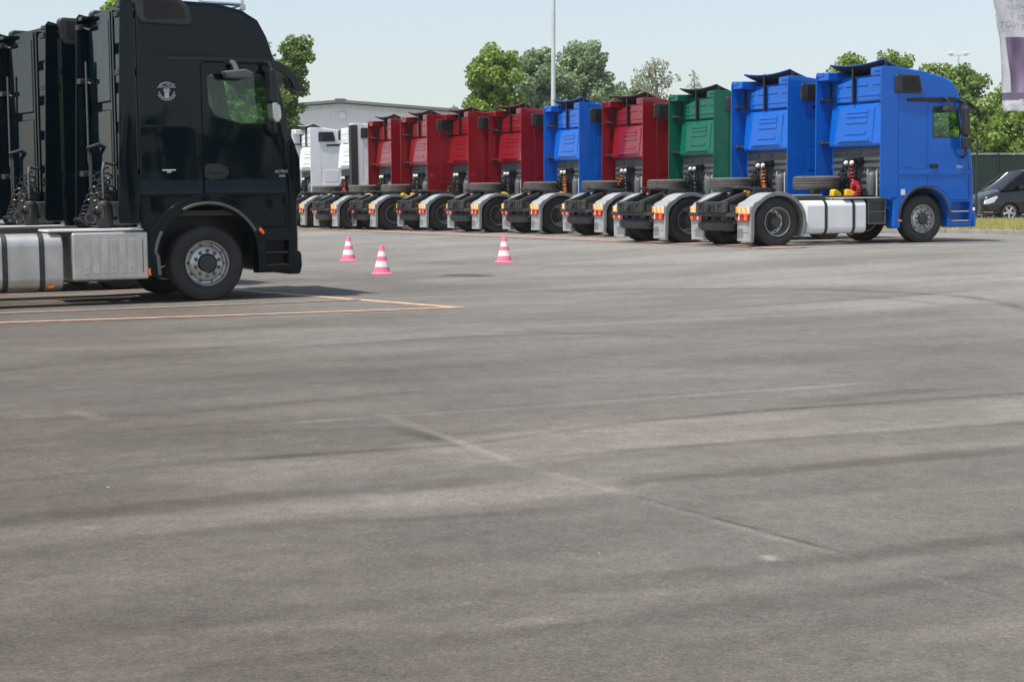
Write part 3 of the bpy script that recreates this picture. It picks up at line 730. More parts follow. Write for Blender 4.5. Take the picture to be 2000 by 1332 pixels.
for sy in (-1, 1):
    M['o_hnd', sy] = hnd(3.83, 1.62, sy)
    y0, y1 = sorted((sy*(HW-.01), sy*(HW+.018)))
    M['o_arch', sy] = MB().prism(arcpts(3.6, .545, .665, 0, 180, 24) + arcpts(3.6, .545, .615, 180, 0, 24), y0, sy*0 + y1, .005, 1).mesh('wheel_arch')
    yb0, yb1 = sorted((sy*(HW-.02), sy*(HW+.014)))
    M['o_locker', sy] = MB().prism([(3.02, 1.32), (3.02, 2.30), (3.60, 2.30), (3.60, 1.32)], yb0, sy*0+yb1 if sy > 0 else yb1, .012, 2).mesh('side_locker') if False else MB().box(3.02, 3.60, *sorted((sy*(HW-.02), sy*(HW+.010))), 1.60, 2.06, .01).mesh('side_locker')
    M['o_belt', sy] = MB().prism([(2.92, 1.50), (2.93, 1.54), (4.84, 1.54), (4.86, 1.50), (4.86, 1.44), (2.92, 1.44)], *sorted((sy*(HW-.02), sy*(HW+.012))), .010, 2).mesh('belt_moulding')
    M['o_vent', sy] = MB().prism([(2.82, 3.16), (2.82, 3.50), (2.86, 3.54), (3.40, 3.54), (3.44, 3.50), (3.50, 3.20), (3.47, 3.16)], *sorted((sy*(HW-.03), sy*(HW+.05))), .02, 3).mesh('air_intake')
    M['o_ventg', sy] = MB().prism([(2.99, 3.20), (2.99, 3.50), (3.38, 3.50), (3.44, 3.21)], *sorted((sy*(HW+.04), sy*(HW+.056)))).mesh('intake_grille')
    def slats(sy=sy):
        b = MB()
        for k in range(7): b.box(3.0, 3.39, *sorted((sy*(HW+.05), sy*(HW+.062))), 3.235 + k*.038, 3.243 + k*.038)
        return b.mesh('slat')
    M['o_vents', sy] = slats()
    M['o_trim', sy] = MB().prism([(3.14, 2.98), (3.14, 3.05), (4.30, 3.08), (4.56, 3.02), (4.53, 2.97), (4.4, 2.99), (3.3, 2.98)], *sorted((sy*(HW-.02), sy*(HW+.03))), .01).mesh('drip_rail')
    M['o_pillar', sy] = MB().prism([(4.46, 2.97), (4.55, 3.00), (4.77, 2.08), (4.72, 1.98), (4.63, 2.10)], *sorted((sy*(HW-.05), sy*(HW+.006))), .01).mesh('pillar_trim')
    # side deflector behind the cab
    b = MB()
    pth = [(2.915, 3.70), (2.52, 3.72), (2.49, 3.66), (2.47, 1.02), (2.50, .97), (2.915, .97)]
    b.prism(pth, *sorted((sy*1.22, sy*1.25)), .010, 2)
    b.box(2.50, 2.90, *sorted((sy*.98, sy*1.23)), 3.62, 3.705, .012)
    b.prism([(2.52, 3.70), (2.92, 3.70), (3.72, 3.60), (3.72, 3.52), (2.52, 3.52)], *sorted((sy*.80, sy*1.243)), .03, 3)
    M['o_defl', sy] = b.mesh('side_deflector')
    b = MB(); b.box(2.455, 2.48, *sorted((sy*1.195, sy*1.245)), 1.0, 3.64, .008); M['o_rub', sy] = b.mesh('rubber_edge')
    b = MB()
    b.box(2.60, 2.93, *sorted((sy*1.17, sy*1.215)), -.025, .025, .006); b.box(2.57, 2.63, *sorted((sy*1.08, sy*1.215)), -.035, .035, .008); b.tube([(2.60, sy*1.1, 0), (2.80, sy*1.0, -.04), (2.92, sy*.98, -.04)], .018, 6)
    M['o_brk', sy] = b.mesh('bracket')
    # mirrors
    b = MB(); yo = sorted((sy*1.33, sy*1.53))
    b.prism([(4.45, 2.28), (4.43, 2.82), (4.47, 2.89), (4.55, 2.87), (4.57, 2.32), (4.53, 2.24)], *yo, .03, 3)
    b.prism([(4.46, 1.99), (4.46, 2.22), (4.56, 2.23), (4.58, 2.02), (4.53, 1.98)], *yo, .02, 3)
    b.tube([(4.51, sy*1.43, 2.0), (4.53, sy*1.43, 1.86), (4.56, sy*1.24, 1.80)], .03, 8); b.tube([(4.50, sy*1.43, 2.86), (4.50, sy*1.42, 2.97), (4.50, sy*1.24, 3.02)], .03, 8)
    M['o_mir', sy] = b.mesh('mirror')
    b = MB(); b.prism([(3.98, 2.79), (4.02, 2.88), (4.26, 2.86), (4.28, 2.79), (4.14, 2.75)], *sorted((sy*1.30, sy*1.46)), .02); b.tube([(4.12, sy*1.38, 2.9), (4.10, sy*1.36, 3.02), (4.10, sy*1.24, 3.06)], .025, 8)
    M['o_kerb', sy] = b.mesh('kerb_mirror')
    b = MB()
    for z in (.46, .66): b.box(4.30, 4.76, *sorted((sy*1.08, sy*1.235)), z-.02, z+.01, .006)
    M['o_step', sy] = b.mesh('step'); 
    M['o_stepback', sy] = MB().box(4.29, 4.77, *sorted((sy*1.04, sy*1.07)), .42, .86).mesh('step_well')
def visor():
    b = MB()
    b.sheet(lambda a, t: (4.50 + .50*a + .10*math.cos((t-.5)*2.6) - .05, -1.24 + 2.48*t, 3.09 - .10*a - .16*a*a), 5, 10, .03)
    for y in (-1.2, 1.2): b.tube([(4.48, y, 3.02), (4.78, y, 2.90), (4.98, y, 2.84), (5.06, y, 2.72)], .035, 6); b.tube([(4.60, y, 2.86), (4.95, y, 2.86)], .02, 6)
    return b.mesh('sun_visor')
M['o_visor'] = visor()
def front():
    b = MB()
    for k in range(7): b.box(4.87, 4.905, -.85, .85, 1.02 + k*.12, 1.10 + k*.12, .012)
    return b.mesh('grille')
M['o_grille'] = front()
M['o_grback'] = MB().box(4.865, 4.885, -.9, .9, .97, 1.9, .004).mesh()
M['o_bumper'] = MB().box(4.86, 4.96, -1.23, 1.23, .32, .62, .03, 3).box(4.87, 4.93, -.8, .8, .66, .92, .02).mesh('bumper')
M['head'] = {sy: MB().box(4.87, 4.925, *sorted((sy*.72, sy*1.12)), .67, .90, .03, 3).mesh('headlight') for sy in (-1, 1)}
def wall_low():
    b = MB(); b.box(2.86, 2.898, -1.12, 1.12, 1.02, 2.06, .006)
    for k in range(6): b.box(2.83, 2.862, -1.08, -.02 if k < 5 else -.3, 1.16 + k*.15, 1.235 + k*.15, .014); 
    for k in range(6): b.box(2.83, 2.862, .55, 1.08, 1.16 + k*.15, 1.235 + k*.15, .014)
    for k in (4, 5): b.box(2.835, 2.862, .02, .5, 1.16 + k*.15, 1.235 + k*.15, .014)
    return b.mesh('lower_wall')
M['o_low'] = wall_low()
def bulge():
    b = MB()
    b.prism([(2.895, 2.02), (2.74, 2.06), (2.715, 2.14), (2.80, 2.96), (2.895, 3.02)], -1.08, 1.08, .035, 3)
    b.prism([(2.80, 2.12), (2.700, 2.15), (2.770, 2.90), (2.85, 2.90)], -.60, .74, .022, 3)
    return b.mesh('rear_bulge')
M['o_bulge'] = bulge()
def bulge_ribs():
    r = []
    for z, y0, y1 in ((2.82, -.38, .42), (2.73, -.38, .42), (2.60, -.36, .42), (2.36, -.34, .44), (2.22, -.48, .62)):
        xx = 2.770 - (2.90 - z)*.0933
        r.append(MB().prism([(xx + .01, z - .05), (xx - .020, z - .035), (xx - .012, z + .03), (xx + .02, z + .05)], y0, y1, .010, 2).mesh('rib'))
    return r
M['o_ribs'] = bulge_ribs()
def upper(y0, y1, zt0, zt1):
    b = MB(); t = [(y0, 3.02), (y1, 3.02), (y1, zt1), (y0, zt0)]
    b.prism(t, 2.80, 2.898, .03, 3, axis='x')
    for z in (3.14, 3.36): b.prism([(2.81, z-.02), (2.788, z), (2.788, z+.05), (2.81, z+.08)], y0+.07, y1-.07 if z < 3.3 else y0 + (y1-y0)*.45, .006, 1)
    b.prism([(2.81, 3.34), (2.788, 3.36), (2.788, 3.41), (2.81, 3.44)], y0 + (y1-y0)*.62, y1-.07, .006, 1)
    return b.mesh('upper_panel')
M['o_up'] = [upper(-1.02, .14, 3.55, 3.55), upper(.22, .92, 3.55, 3.42)]
def roofdef(dz=0.0):
    b = MB()
    def fn(a, t):
        v = -1.0 + 2.0*t; k = 1 - (v)**2
        z = 3.885 - .27*a**.85 - .07*k*(1-a)
        if a > .98: z = 3.60
        return (2.70 + .72*a, v, z)
    b.sheet((lambda a, t: tuple(np.array(fn(a, t)) + (0, 0, dz))), 8, 12, .014)
    return b.mesh('roof_deflector')
M['o_roofdef'] = roofdef(); M['o_rdunder_shade'] = roofdef(-.018)
M['o_strut'] = MB().box(2.735, 2.785, -.03, .03, 3.0, 3.83, .006).tube([(2.76, 0, 3.80), (3.1, 0, 3.66)], .014, 6).mesh('strut')
def label_txt(s, size, x, z, sy=-1, shear=0.0):
    me = text_mesh(s, size, .002, shear=shear)
    if sy < 0: mt = Matrix.Translation((x, -HW-.003, z)) @ Matrix.Rotation(R(90), 4, 'X')
    else: mt = Matrix.Translation((x, HW+.003, z)) @ Matrix.Rotation(R(180), 4, 'Z') @ Matrix.Rotation(R(90), 4, 'X')
    me.transform(mt); return me

tank_args = (-1.20, -.62, .24, .93)
M['o_tank'] = tank(.70, 2.17, *tank_args); M['strap'] = {x: strap(x, *tank_args) for x in (1.17, 1.85)}
M['o_tankL'] = tank(.75, 2.3, .62, 1.20, .24, .93)
def batt():
    b = MB(); b.box(2.22, 2.68, -1.13, -.72, .42, .92, .02)
    f = MB()
    for x in (2.24, 2.66): f.box(x-.014, x+.014, -1.17, -1.12, .42, .93, .003)
    for z in (.43, .68, .92): f.box(2.23, 2.67, -1.165, -1.115, z-.014, z+.014, .003)
    return b.mesh('battery_box'), f.mesh('frame')
M['batt'], M['battf'] = batt()
M['walk'] = MB().box(1.62, 2.70, -1.19, -.48, .955, .985, .008).box(.95, 1.6, -.4, .4, 1.03, 1.05, .005).mesh('catwalk')
M['cap'] = MB().lathe([(.05, 0), (.055, .02), (.04, .04)], 14, axis='z', m=Matrix.Translation((1.5, -.9, .925))).mesh('filler_cap')
M['marker'] = MB().box(-.045, .045, -.012, .012, -.02, .02, .005).mesh('marker_lamp')
M['hoseA'] = helix((2.60, -.02, 1.66), (2.45, -.33, 1.07), .06, .055, 9, .011)
M['hoseB'] = helix((2.60, .10, 1.66), (2.2, .3, 1.08), .14, .055, 12, .011)
def coilring():
    pts = []
    for i in range(140):
        t = i/139; a = t*2*math.pi; c = Vector((0, .12*math.cos(a), .12*math.sin(a))); b = a*16
        rad = Vector((0, math.cos(a), math.sin(a))); pts.append(c + rad*.05*math.cos(b) + Vector((1, 0, 0))*.05*math.sin(b))
    return MB().tube(pts, .012, 5).mesh('hose_coil')
M['coil'] = coilring()

def wheel(root, x, sy, rear=False):
    # the outer face of rim meshes looks to -y; turn by 180 degrees for the left side
    yc = sy*(1.055 if rear else 1.035)
    rz = 0 if sy < 0 else math.pi
    rim = put('wheel', M['rear_rim' if rear else 'front_rim'], 'rim_silver', root, (x, yc, TR), (0, random.random()*.6, rz))
    put('tyre', M['tyre2' if rear else 'tyre'], 'rubber', rim)
    if rear: put('tyre', M['tyre2'], 'rubber', rim, (0, .33, 0))
    put('hub', M['rear_hub' if rear else 'front_hub'], 'rim_dark' if rear else 'hub_dark', rim)
    h = put('nuts', M['rear_nuts' if rear else 'front_nuts'], 'wall_grey', rim)
    h['kind'] = 'stuff'
    h = put('hand_hole', M['rear_holes' if rear else 'front_holes'], 'grille_dark', rim); h['kind'] = 'stuff'

def chassis(root, new=False):
    for sy in (-1, 1):
        put('frame_rail', M['rail', sy], 'frame_black', root)
        f = put('mudguard', M['fender', sy], 'fender_grey', root)
        put('lip', M['lip', sy], 'fender_lip', f)
        t = put('mud_flap', M['tail', sy], 'fender_grey', root)
        bd = put('reflector_board', M['board', sy], 'board_white', root); s = put('stripe', M['stripe', sy], 'board_yellow', bd)
        l = put('tail_lamp', M['lamp', sy], 'lamp_red', root); put('lens', M['lens', sy], 'lamp_clear', l); put('lens', M['lens2', sy], 'lamp_orange', l)
        wheel(root, 0, sy, True); wheel(root, 3.6, sy, False)
    put('rear_cross_member', M['cross'], 'frame_black', root); put('tow_jaw', M['jaw'], 'frame_black', root)
    put('air_tank', M['airtank'], 'dark_plastic', root); put('fifth_wheel', M['fifth'], 'frame_black', root); [put('coupling_ramp', M['ramps', k], 'frame_black', root) for k in (-1, 1)]
    put('rear_axle', M['axle0'], 'frame_black', root); put('front_axle', M['axle1'], 'frame_black', root); put('engine', M['engine'], 'black_plastic', root)

def place(root, X, Y, dpsi=0.0):
    ps = PSI + dpsi; c, s = math.cos(ps), math.sin(ps)
    z0 = gz(X, Y); z1 = gz(X + 3.6*c, Y + 3.6*s)
    root.location = (X, Y, z0); root.rotation_euler = (0, -math.atan2(z1 - z0, 3.6), ps)

T_NUM = label_txt('1841', .10, 4.50, 1.60); T_SM = label_txt('ACTROS', .075, 3.42, 1.615)
def row_truck(X, Y, paint, label, spare=True, hose='hose_black', hose2='hose_black', chocks=True, plates=True, deflector=True, dmat=None, jit=0.0):
    root = empty('tractor_unit', (0, 0, 0)); tag(root, label, 'truck', 'tractor units parked in the far row')
    chassis(root)
    cab = put('cab', M['o_cab'], paint, root)
    for sy in (-1, 1):
        d = put('door', M['o_door', sy], paint, root); put('window', M['o_glass', sy], 'glass_green', d); put('window_seal', M['o_seal', sy], 'black_plastic', d); put('door_handle', M['o_hnd', sy], 'black_plastic', d)
        put('wheel_arch', M['o_arch', sy], 'dark_plastic', root); put('side_locker', M['o_locker', sy], paint, root); put('belt_moulding', M['o_belt', sy], paint, root)
        v = put('air_intake', M['o_vent', sy], 'dark_plastic', root); put('intake_grille', M['o_ventg', sy], 'grille_dark', v); put('slats', M['o_vents', sy], 'dark_plastic', v)
        put('drip_rail', M['o_trim', sy], 'black_plastic', root); put('pillar_trim', M['o_pillar', sy], 'black_plastic', root)
        put('mirror', M['o_mir', sy], 'dark_plastic', root); put('kerb_mirror', M['o_kerb', sy], 'dark_plastic', root)
        put('step', M['o_step', sy], 'steel', root); put('step_well', M['o_stepback', sy], paint, root)
        put('headlight', M['head'][sy], 'lamp_clear', root)
        if deflector or sy < 0:
            dl = put('side_deflector', M['o_defl', sy], paint, root)
            if dmat: put('edge_guard', M['edge'], 'dark_plastic', dl); put('rubber_edge', M['o_rub', sy], 'black_plastic', dl)
            for z in (1.35, 2.18, 3.12): put('bracket', M['o_brk', sy], 'frame_black', dl, (0, 0, z))
        put('seat', M['seat'], 'interior', root, (3.75, sy*.55, 1.32))
        put('marker_lamp', M['marker'], 'lamp_orange', root, (2.98, sy*1.25, .48))
    put('windshield', M['o_ws'], 'glass_green', root); put('sun_visor', M['o_visor'], 'black_plastic', root)
    put('grille', M['o_grille'], paint, root); put('grille_back', M['o_grback'], 'grille_dark', root); put('bumper', M['o_bumper'], paint, root)
    put('steering_wheel', M['steer'], 'interior', root); put('dashboard', M['dash'], 'interior', root)
    put('lower_wall', M['o_low'], 'wall_grey', root)
    bl = put('rear_panel', M['o_bulge'], paint, root)
    for r in M['o_ribs']: put('rib', r, paint, bl)
    for u in M['o_up']: put('upper_panel', u, paint, root)
    if deflector:
        rd = put('roof_deflector', M['o_roofdef'], paint, root); put('underside_shade', M['o_rdunder_shade'], 'shade_dark', rd)  # dark sheet added below the deflector to stand for its shade
        for y in (.18, -1.03): put('strut', M['o_strut'], 'black_plastic', root, (0, y, 0))
    t = put('fuel_tank', M['o_tank'], 'tank_white', root)
    for x in (1.17, 1.85): put('strap', M['strap'][x], 'dark_plastic', t)
    put('filler_cap', M['cap'], 'black_plastic', t); put('marker_lamp', M['marker'], 'lamp_orange', t, (1.90, -1.0, .225))
    put('fuel_tank', M['o_tankL'], 'tank_white', root)
    bb = put('battery_box', M['batt'], 'frame_black', root); put('step_frame', M['battf'], 'wall_grey', bb); put('catwalk', M['walk'], 'fender_grey', root)
    rk = put('coupling_rack', M['rack'], 'black_plastic', root); put('coupling_cap', M['caps'], 'cap_white', rk)
    put('air_filter', M['filter'], 'wall_grey', root); put('pipe', M['pipe'], 'steel', root)
    put('hose', M['hoseA'], hose, root); put('hose', M['hoseB'], hose2, root)
    if hose == 'hose_red': put('hose_coil', M['coil'], hose, root, (2.42, -.42, 1.16))
    if chocks:
        put('wheel_chock', M['chock'], 'chock_yellow', root, (2.22, -.30, 1.0), (0, 0, -.2)); put('wheel_chock', M['chock'], 'chock_yellow', root, (1.92, -.25, 1.0), (0, 0, .2))
    if spare:
        put('spare_carrier', M['post'], 'frame_black', root)
        sp = put('spare_wheel', M['rear_rim'], 'rim_dark', root, (2.0, .45, 1.30), (R(-90), 0, 0)); put('tyre', M['tyre2'], 'rubber_dusty', sp)
    if plates:
        put('lettering', T_NUM, 'text_silver', root); put('lettering', T_SM, 'text_silver', root)
    if paint == 'paint_blue' and hose == 'hose_red' or paint == 'paint_red' and hose2 == 'hose_orange':
        put('sticker', MB().box(3.0, 3.10, -HW-.006, -HW+.0, 1.02, 1.14).mesh('sticker'), 'cap_white', root)
    place(root, X, Y, R(jit))
    return root

ROW = [
 (4.97, 38.95, 'paint_blue', 'bright blue tractor unit at the right end of the far row', dict(hose='hose_red')),
 (3.47, 41.96, 'paint_blue', 'bright blue tractor unit between the green one and the blue one at the end', dict(hose='hose_orange', plates=False)),
 (2.43, 47.79, 'paint_green', 'green tractor unit, the only green one in the far row', dict(chocks=False)),
 (.84, 51.07, 'paint_red', 'dark red tractor unit between the green one and the middle blue one', dict(chocks=False, hose2='hose_orange')),
 (-.81, 53.61, 'paint_blue', 'blue tractor unit in mid row with a dark red one on each side', dict(hose='hose_orange')),
 (-2.47, 56.78, 'paint_red', 'dark red tractor unit directly left of the mid row blue one', dict(chocks=True)),
 (-4.13, 59.02, 'paint_red', 'dark red tractor unit with no spare wheel lying behind its cab', dict(spare=False, chocks=False)),
 (-5.52, 60.88, 'paint_red', 'dark red tractor unit, second of four reds counted from the white ones', dict()),
 (-6.90, 64.07, 'paint_red', 'dark red tractor unit parked right beside the white ones', dict()),
 (-8.58, 67.9, 'paint_white', 'white tractor unit next to the leftmost red one, bulging white rear wall showing', dict(deflector=False, chocks=False, hose='hose_red', dmat='edge')),
 (-10.55, 72.0, 'paint_white', 'white tractor unit farthest left in the far row, its side and dark air intake showing', dict(chocks=False)),
]
for (X, Y, p, lab, kw), jit in zip(ROW, (0, .3, -.7, .5, -.3, .6, -.5, .4, -.4, .8, 0)): row_truck(X, Y, p, lab, jit=jit, **kw)

# ---- black tall-cab trucks
PN = [(2.78, .36), (2.78, .95), (2.70, 1.0), (2.66, 1.05), (2.66, 3.95), (3.10, 3.985), (3.80, 3.96), (4.15, 3.88), (4.38, 3.75), (4.54, 3.53), (4.66, 3.25), (4.68, 3.14), (4.88, 2.20), (4.98, 2.0), (5.03, 1.7), (5.04, 1.2), (5.04, .55), (4.99, .36)]
IN_ = [(2.74, 1.40), (2.74, 3.80), (3.75, 3.80), (4.15, 3.60), (4.50, 3.2), (4.80, 2.15), (4.88, 1.9), (4.90, 1.40)]
DOOR_N = [(3.56, 1.28), (3.56, 3.12), (3.62, 3.18), (4.50, 3.16), (4.56, 3.10), (4.74, 2.20), (4.80, 1.90), (4.80, .98), (4.38, .98), (4.22, 1.16), (4.02, 1.30), (3.85, 1.36)]
WIN_N = [(3.64, 2.62), (3.62, 2.96), (3.66, 3.04), (4.40, 3.04), (4.46, 2.98), (4.60, 2.42), (4.55, 2.36), (4.10, 2.36), (3.74, 2.46)]
HN = 1.245
M['n_cab'] = cab_shell(PN, HN, [arch_cut(3.6, .58, .70, .1), MB().box(2.6, 3.2, -1.0, 1.0, .1, 1.2).mesh(), MB().box(4.0, 4.95, -1.0, 1.0, .1, 1.2).mesh(),
        MB().prism(grow(DOOR_N, .009), -2, 2).mesh(), MB().prism([(4.3, 2.28), (4.35, 3.12), (5.1, 3.12), (5.1, 2.28)], -1.13, 1.13).mesh(),
        MB().box(4.42, 4.86, -1.4, -1.05, .45, .80).mesh(), MB().box(4.42, 4.86, 1.05, 1.4, .45, .80).mesh(),
        MB().box(2.60, 5.2, -1.4, -HN+.03, 3.235, 3.285).mesh(), MB().box(2.60, 5.2, HN-.03, 1.4, 3.235, 3.285).mesh()], IN_, .09)
for sy in (-1, 1):
    M['n_door', sy] = door_mesh(DOOR_N, WIN_N, HN, sy); M['n_glass', sy] = MB().prism(grow(WIN_N, -.004), *sorted((sy*(HN-.03), sy*(HN-.024)))).mesh(); M['n_seal', sy] = ringseal(WIN_N, HN, sy, .018)
    # flare round the front wheel
    y0, y1 = sorted((sy*(HN-.02), sy*(HN+.045)))
    M['n_flare', sy] = MB().prism([(2.86, .34), (2.80, .40), (2.80, .97)] + arcpts(3.6, .58, .86, 148, 24, 18) + [(4.44, .86), (4.36, .80)] + arcpts(3.6, .58, .70, 17, 170, 22) + [(2.91, .62), (2.96, .34)], y0, y1, .02, 3).mesh('wheel_flare')
    y0, y1 = sorted((sy*(HN+.03), sy*(HN+.055)))
    M['n_lip', sy] = MB().prism(arcpts(3.6, .58, .755, 118, 28, 18) + arcpts(3.6, .58, .72, 28, 118, 18), y0, y1, .006, 1).prism([(2.90, .38), (2.88, .62)] + arcpts(3.6, .58, .755, 172, 150, 4) + arcpts(3.6, .58, .715, 150, 172, 4) + [(2.925, .62), (2.945, .38)], y0, y1, .005, 1).mesh('flare_edge')
    M['n_locker', sy] = MB().prism([(2.70, 1.66), (2.70, 2.30), (2.74, 2.35), (3.42, 2.33), (3.47, 2.28), (3.49, 1.66), (3.45, 1.62), (2.74, 1.62)], *sorted((sy*(HN-.02), sy*(HN+.007))), .006, 2).mesh('side_locker')
    M['n_lh', sy] = MB().box(3.00, 3.18, *sorted((sy*(HN+.005), sy*(HN+.02))), 1.745, 1.765, .004).box(3.06, 3.12, *sorted((sy*(HN+.005), sy*(HN+.018))), 1.72, 1.75, .004).mesh('locker_handle')
    b = MB(); b.prism([(3.58, 1.66), (3.58, 1.80), (3.63, 1.84), (3.80, 1.83), (3.90, 1.78), (3.91, 1.70), (3.86, 1.64), (3.65, 1.62)], *sorted((sy*(HN-.01), sy*(HN+.008))), .004); b.box(3.64, 3.84, *sorted((sy*(HN+.012), sy*(HN+.035))), 1.71, 1.755, .01)
    M['n_hnd', sy] = b.mesh('door_handle')
    M['n_vent', sy] = MB().prism([(2.70, 3.76), (2.66, 4.00), (2.72, 4.05), (3.08, 4.04), (3.32, 3.98), (3.42, 3.88), (3.46, 3.70), (3.40, 3.64), (2.76, 3.66)], *sorted((sy*(HN-.10), sy*(HN+.05))), .03, 3).mesh('air_intake')
    M['n_ventg', sy] = MB().prism([(2.80, 3.76), (2.79, 3.98), (3.05, 3.99), (3.26, 3.93), (3.33, 3.86), (3.36, 3.74), (2.85, 3.72)], *sorted((sy*(HN+.03), sy*(HN+.055)))).mesh('intake_grille')
    b = MB()
    for k in range(11): b.box(2.83, 3.33 - .003*k*k*.3, *sorted((sy*(HN+.05), sy*(HN+.060))), 3.745 + k*.021, 3.751 + k*.021)
    M['n_vents', sy] = b.mesh('slat')
    pc = [(sy*(HN-.01), 1.40), (sy*(HN+.020), 1.42), (sy*(HN+.022), 1.50), (sy*(HN+.002), 1.63), (sy*(HN-.01), 1.63)]
    M['n_belt', sy] = MB().prism(pc, 2.68, 3.545, .004, 1, axis='x').mesh('belt_moulding'); M['n_belt2', sy] = MB().prism(pc, 3.575, 4.82, .004, 1, axis='x').mesh('belt_moulding')
    M['n_wing', sy] = MB().prism([(4.86, .98), (4.86, 2.06), (4.93, 2.22), (5.00, 2.10), (5.09, 1.90), (5.10, 1.45), (5.02, 1.36), (4.98, .98)], *sorted((sy*(HN-.10), sy*(HN+.02))), .025, 3).mesh('corner_deflector')
    M['n_pillar', sy] = MB().prism([(4.56, 3.14), (4.66, 3.16), (4.92, 2.16), (4.84, 2.10), (4.78, 2.2)], *sorted((sy*(HN-.06), sy*(HN+.006))), .01).mesh('pillar_trim')
    M['n_drip', sy] = MB().prism([(3.10, 3.195), (3.10, 3.235), (4.40, 3.235), (4.60, 3.20), (4.66, 3.14), (4.60, 3.12), (4.50, 3.185)], *sorted((sy*(HN-.02), sy*(HN+.02))), .008).mesh('drip_rail')
    b = MB()
    pth = [(2.655, 3.955), (2.50, 3.99), (2.45, 3.93), (2.345, 1.12), (2.37, 1.06), (2.655, 1.06)]
    b.prism(pth, *sorted((sy*1.215, sy*1.243)), .010, 2); b.box(2.47, 2.65, *sorted((sy*.95, sy*1.22)), 3.88, 3.94, .012)
    M['n_defl', sy] = b.mesh('side_deflector')
    b = MB(); b.box(2.185, 2.205, *sorted((sy*1.20, sy*1.24)), 1.1, 4.0, .006, m=None); M['n_rub', sy] = b.mesh('edge')
    b = MB(); b.box(2.42, 2.66, *sorted((sy*1.14, sy*1.20)), -.03, .03, .008); b.box(2.42, 2.50, *sorted((sy*.98, sy*1.2)), -.05, .02, .01); b.tube([(2.45, sy*1.05, 0), (2.58, sy*.95, -.05), (2.64, sy*.9, -.05)], .018, 6)
    M['n_brk', sy] = b.mesh('bracket')
    b = MB(); yo = sorted((sy*1.34, sy*1.56))
    b.prism([(4.44, 2.64), (4.42, 3.02), (4.46, 3.10), (4.55, 3.08), (4.60, 2.62)], *yo, .03, 3)
    b.tube([(4.52, sy*1.44, 2.40), (4.56, sy*1.42, 2.26), (4.60, sy*1.26, 2.20)], .035, 8); b.tube([(4.5, sy*1.45, 3.06), (4.48, sy*1.40, 3.16), (4.46, sy*1.24, 3.18)], .03, 8)
    M['n_mir', sy] = b.mesh('mirror')
    M['n_mirc', sy] = MB().prism([(4.47, 2.44), (4.46, 2.64), (4.54, 2.66), (4.62, 2.60), (4.64, 2.44), (4.58, 2.37), (4.50, 2.38)], *yo, .03, 3).mesh('mirror_cover')
    b = MB(); b.prism([(3.80, 3.05), (3.84, 2.96), (4.18, 2.95), (4.22, 3.03), (4.10, 3.08)], *sorted((sy*1.32, sy*1.50)), .025, 3); b.tube([(4.0, sy*1.42, 3.06), (3.98, sy*1.36, 3.16), (3.98, sy*1.24, 3.18)], .035, 8)
    M['n_kerb', sy] = b.mesh('kerb_mirror')
    b = MB()
    for z in (.47, .64): b.box(4.43, 4.85, *sorted((sy*1.08, sy*1.235)), z-.02, z+.008, .006)
    M['n_step', sy] = b.mesh('step'); M['n_well', sy] = MB().box(4.43, 4.85, *sorted((sy*1.04, sy*1.07)), .45, .80).mesh('step_well')
    M['n_head', sy] = MB().box(5.03, 5.075, *sorted((sy*.78, sy*1.18)), .68, .98, .03, 3).mesh('headlight')
M['n_ws'] = MB().sheet(lambda a, b: (4.86 - (4.86-4.69)*a + .02*math.cos((b-.5)*2.2), -1.13 + 2.26*b, 2.28 + .84*a), 4, 8, .006).mesh('windshield')
def nvisor():
    b = MB(); b.sheet(lambda a, t: (4.64 + .42*a + .07*math.cos((t-.5)*2.6) - .05, -1.22 + 2.44*t, 3.22 - .12*a - .14*a*a), 5, 10, .03)
    for sy in (-1, 1): b.prism([(4.55, 3.235), (4.72, 3.215), (4.92, 3.13), (5.08, 3.00), (5.16, 2.86), (5.12, 2.80), (5.02, 2.83), (4.96, 2.95), (4.78, 3.06), (4.62, 3.12)], *sorted((sy*1.14, sy*1.25)), .02, 2)
    b.box(4.93, 5.03, .8, 1.08, 2.86, 3.02, .02); b.prism([(4.90, 3.0), (5.05, 2.98), (5.08, 2.86), (4.98, 2.84)], -1.2, -.98, .015)
    return b.mesh('sun_visor')
M['n_visor'] = nvisor()
M['n_grille'] = MB().box(5.03, 5.07, -.85, .85, 1.05, 1.2, .015).box(5.03, 5.07, -.85, .85, 1.26, 1.41, .015).box(5.03, 5.07, -.85, .85, 1.47, 1.62, .015).box(5.03, 5.07, -.85, .85, 1.68, 1.83, .015).mesh('grille')
M['n_grback'] = MB().box(5.02, 5.045, -.9, .9, 1.0, 1.9, .004).mesh()
M['n_bumper'] = MB().prism([(4.84, .33), (5.07, .33), (5.11, .45), (5.10, .62), (5.02, .66), (4.84, .66)], -1.235, 1.235, .03, 3).mesh('bumper')
def lightbar():
    b = MB(); b.tube([(3.66, -1.0, 3.985), (3.66, 1.0, 3.985)], .022, 8); b.tube([(4.24, -1.0, 3.97), (4.24, 1.0, 3.97)], .018, 8)
    for y in (-.98, .98): b.tube([(3.66, y, 3.985), (4.24, y, 3.97)], .022, 8)
    for x, y in ((3.66, -.98), (3.66, .98), (4.24, -.98), (4.24, .98)): b.tube([(x, y, 4.03), (x, y, 3.80)], .024, 8); b.box(x-.04, x+.04, y-.03, y+.03, 3.90, 3.97, .01)
    return b.mesh('roof_bar')
M['n_bar'] = lightbar()
M['n_roofl'] = MB().box(4.36, 4.44, -.06, .06, 3.74, 3.80, .015).mesh('roof_lamp')
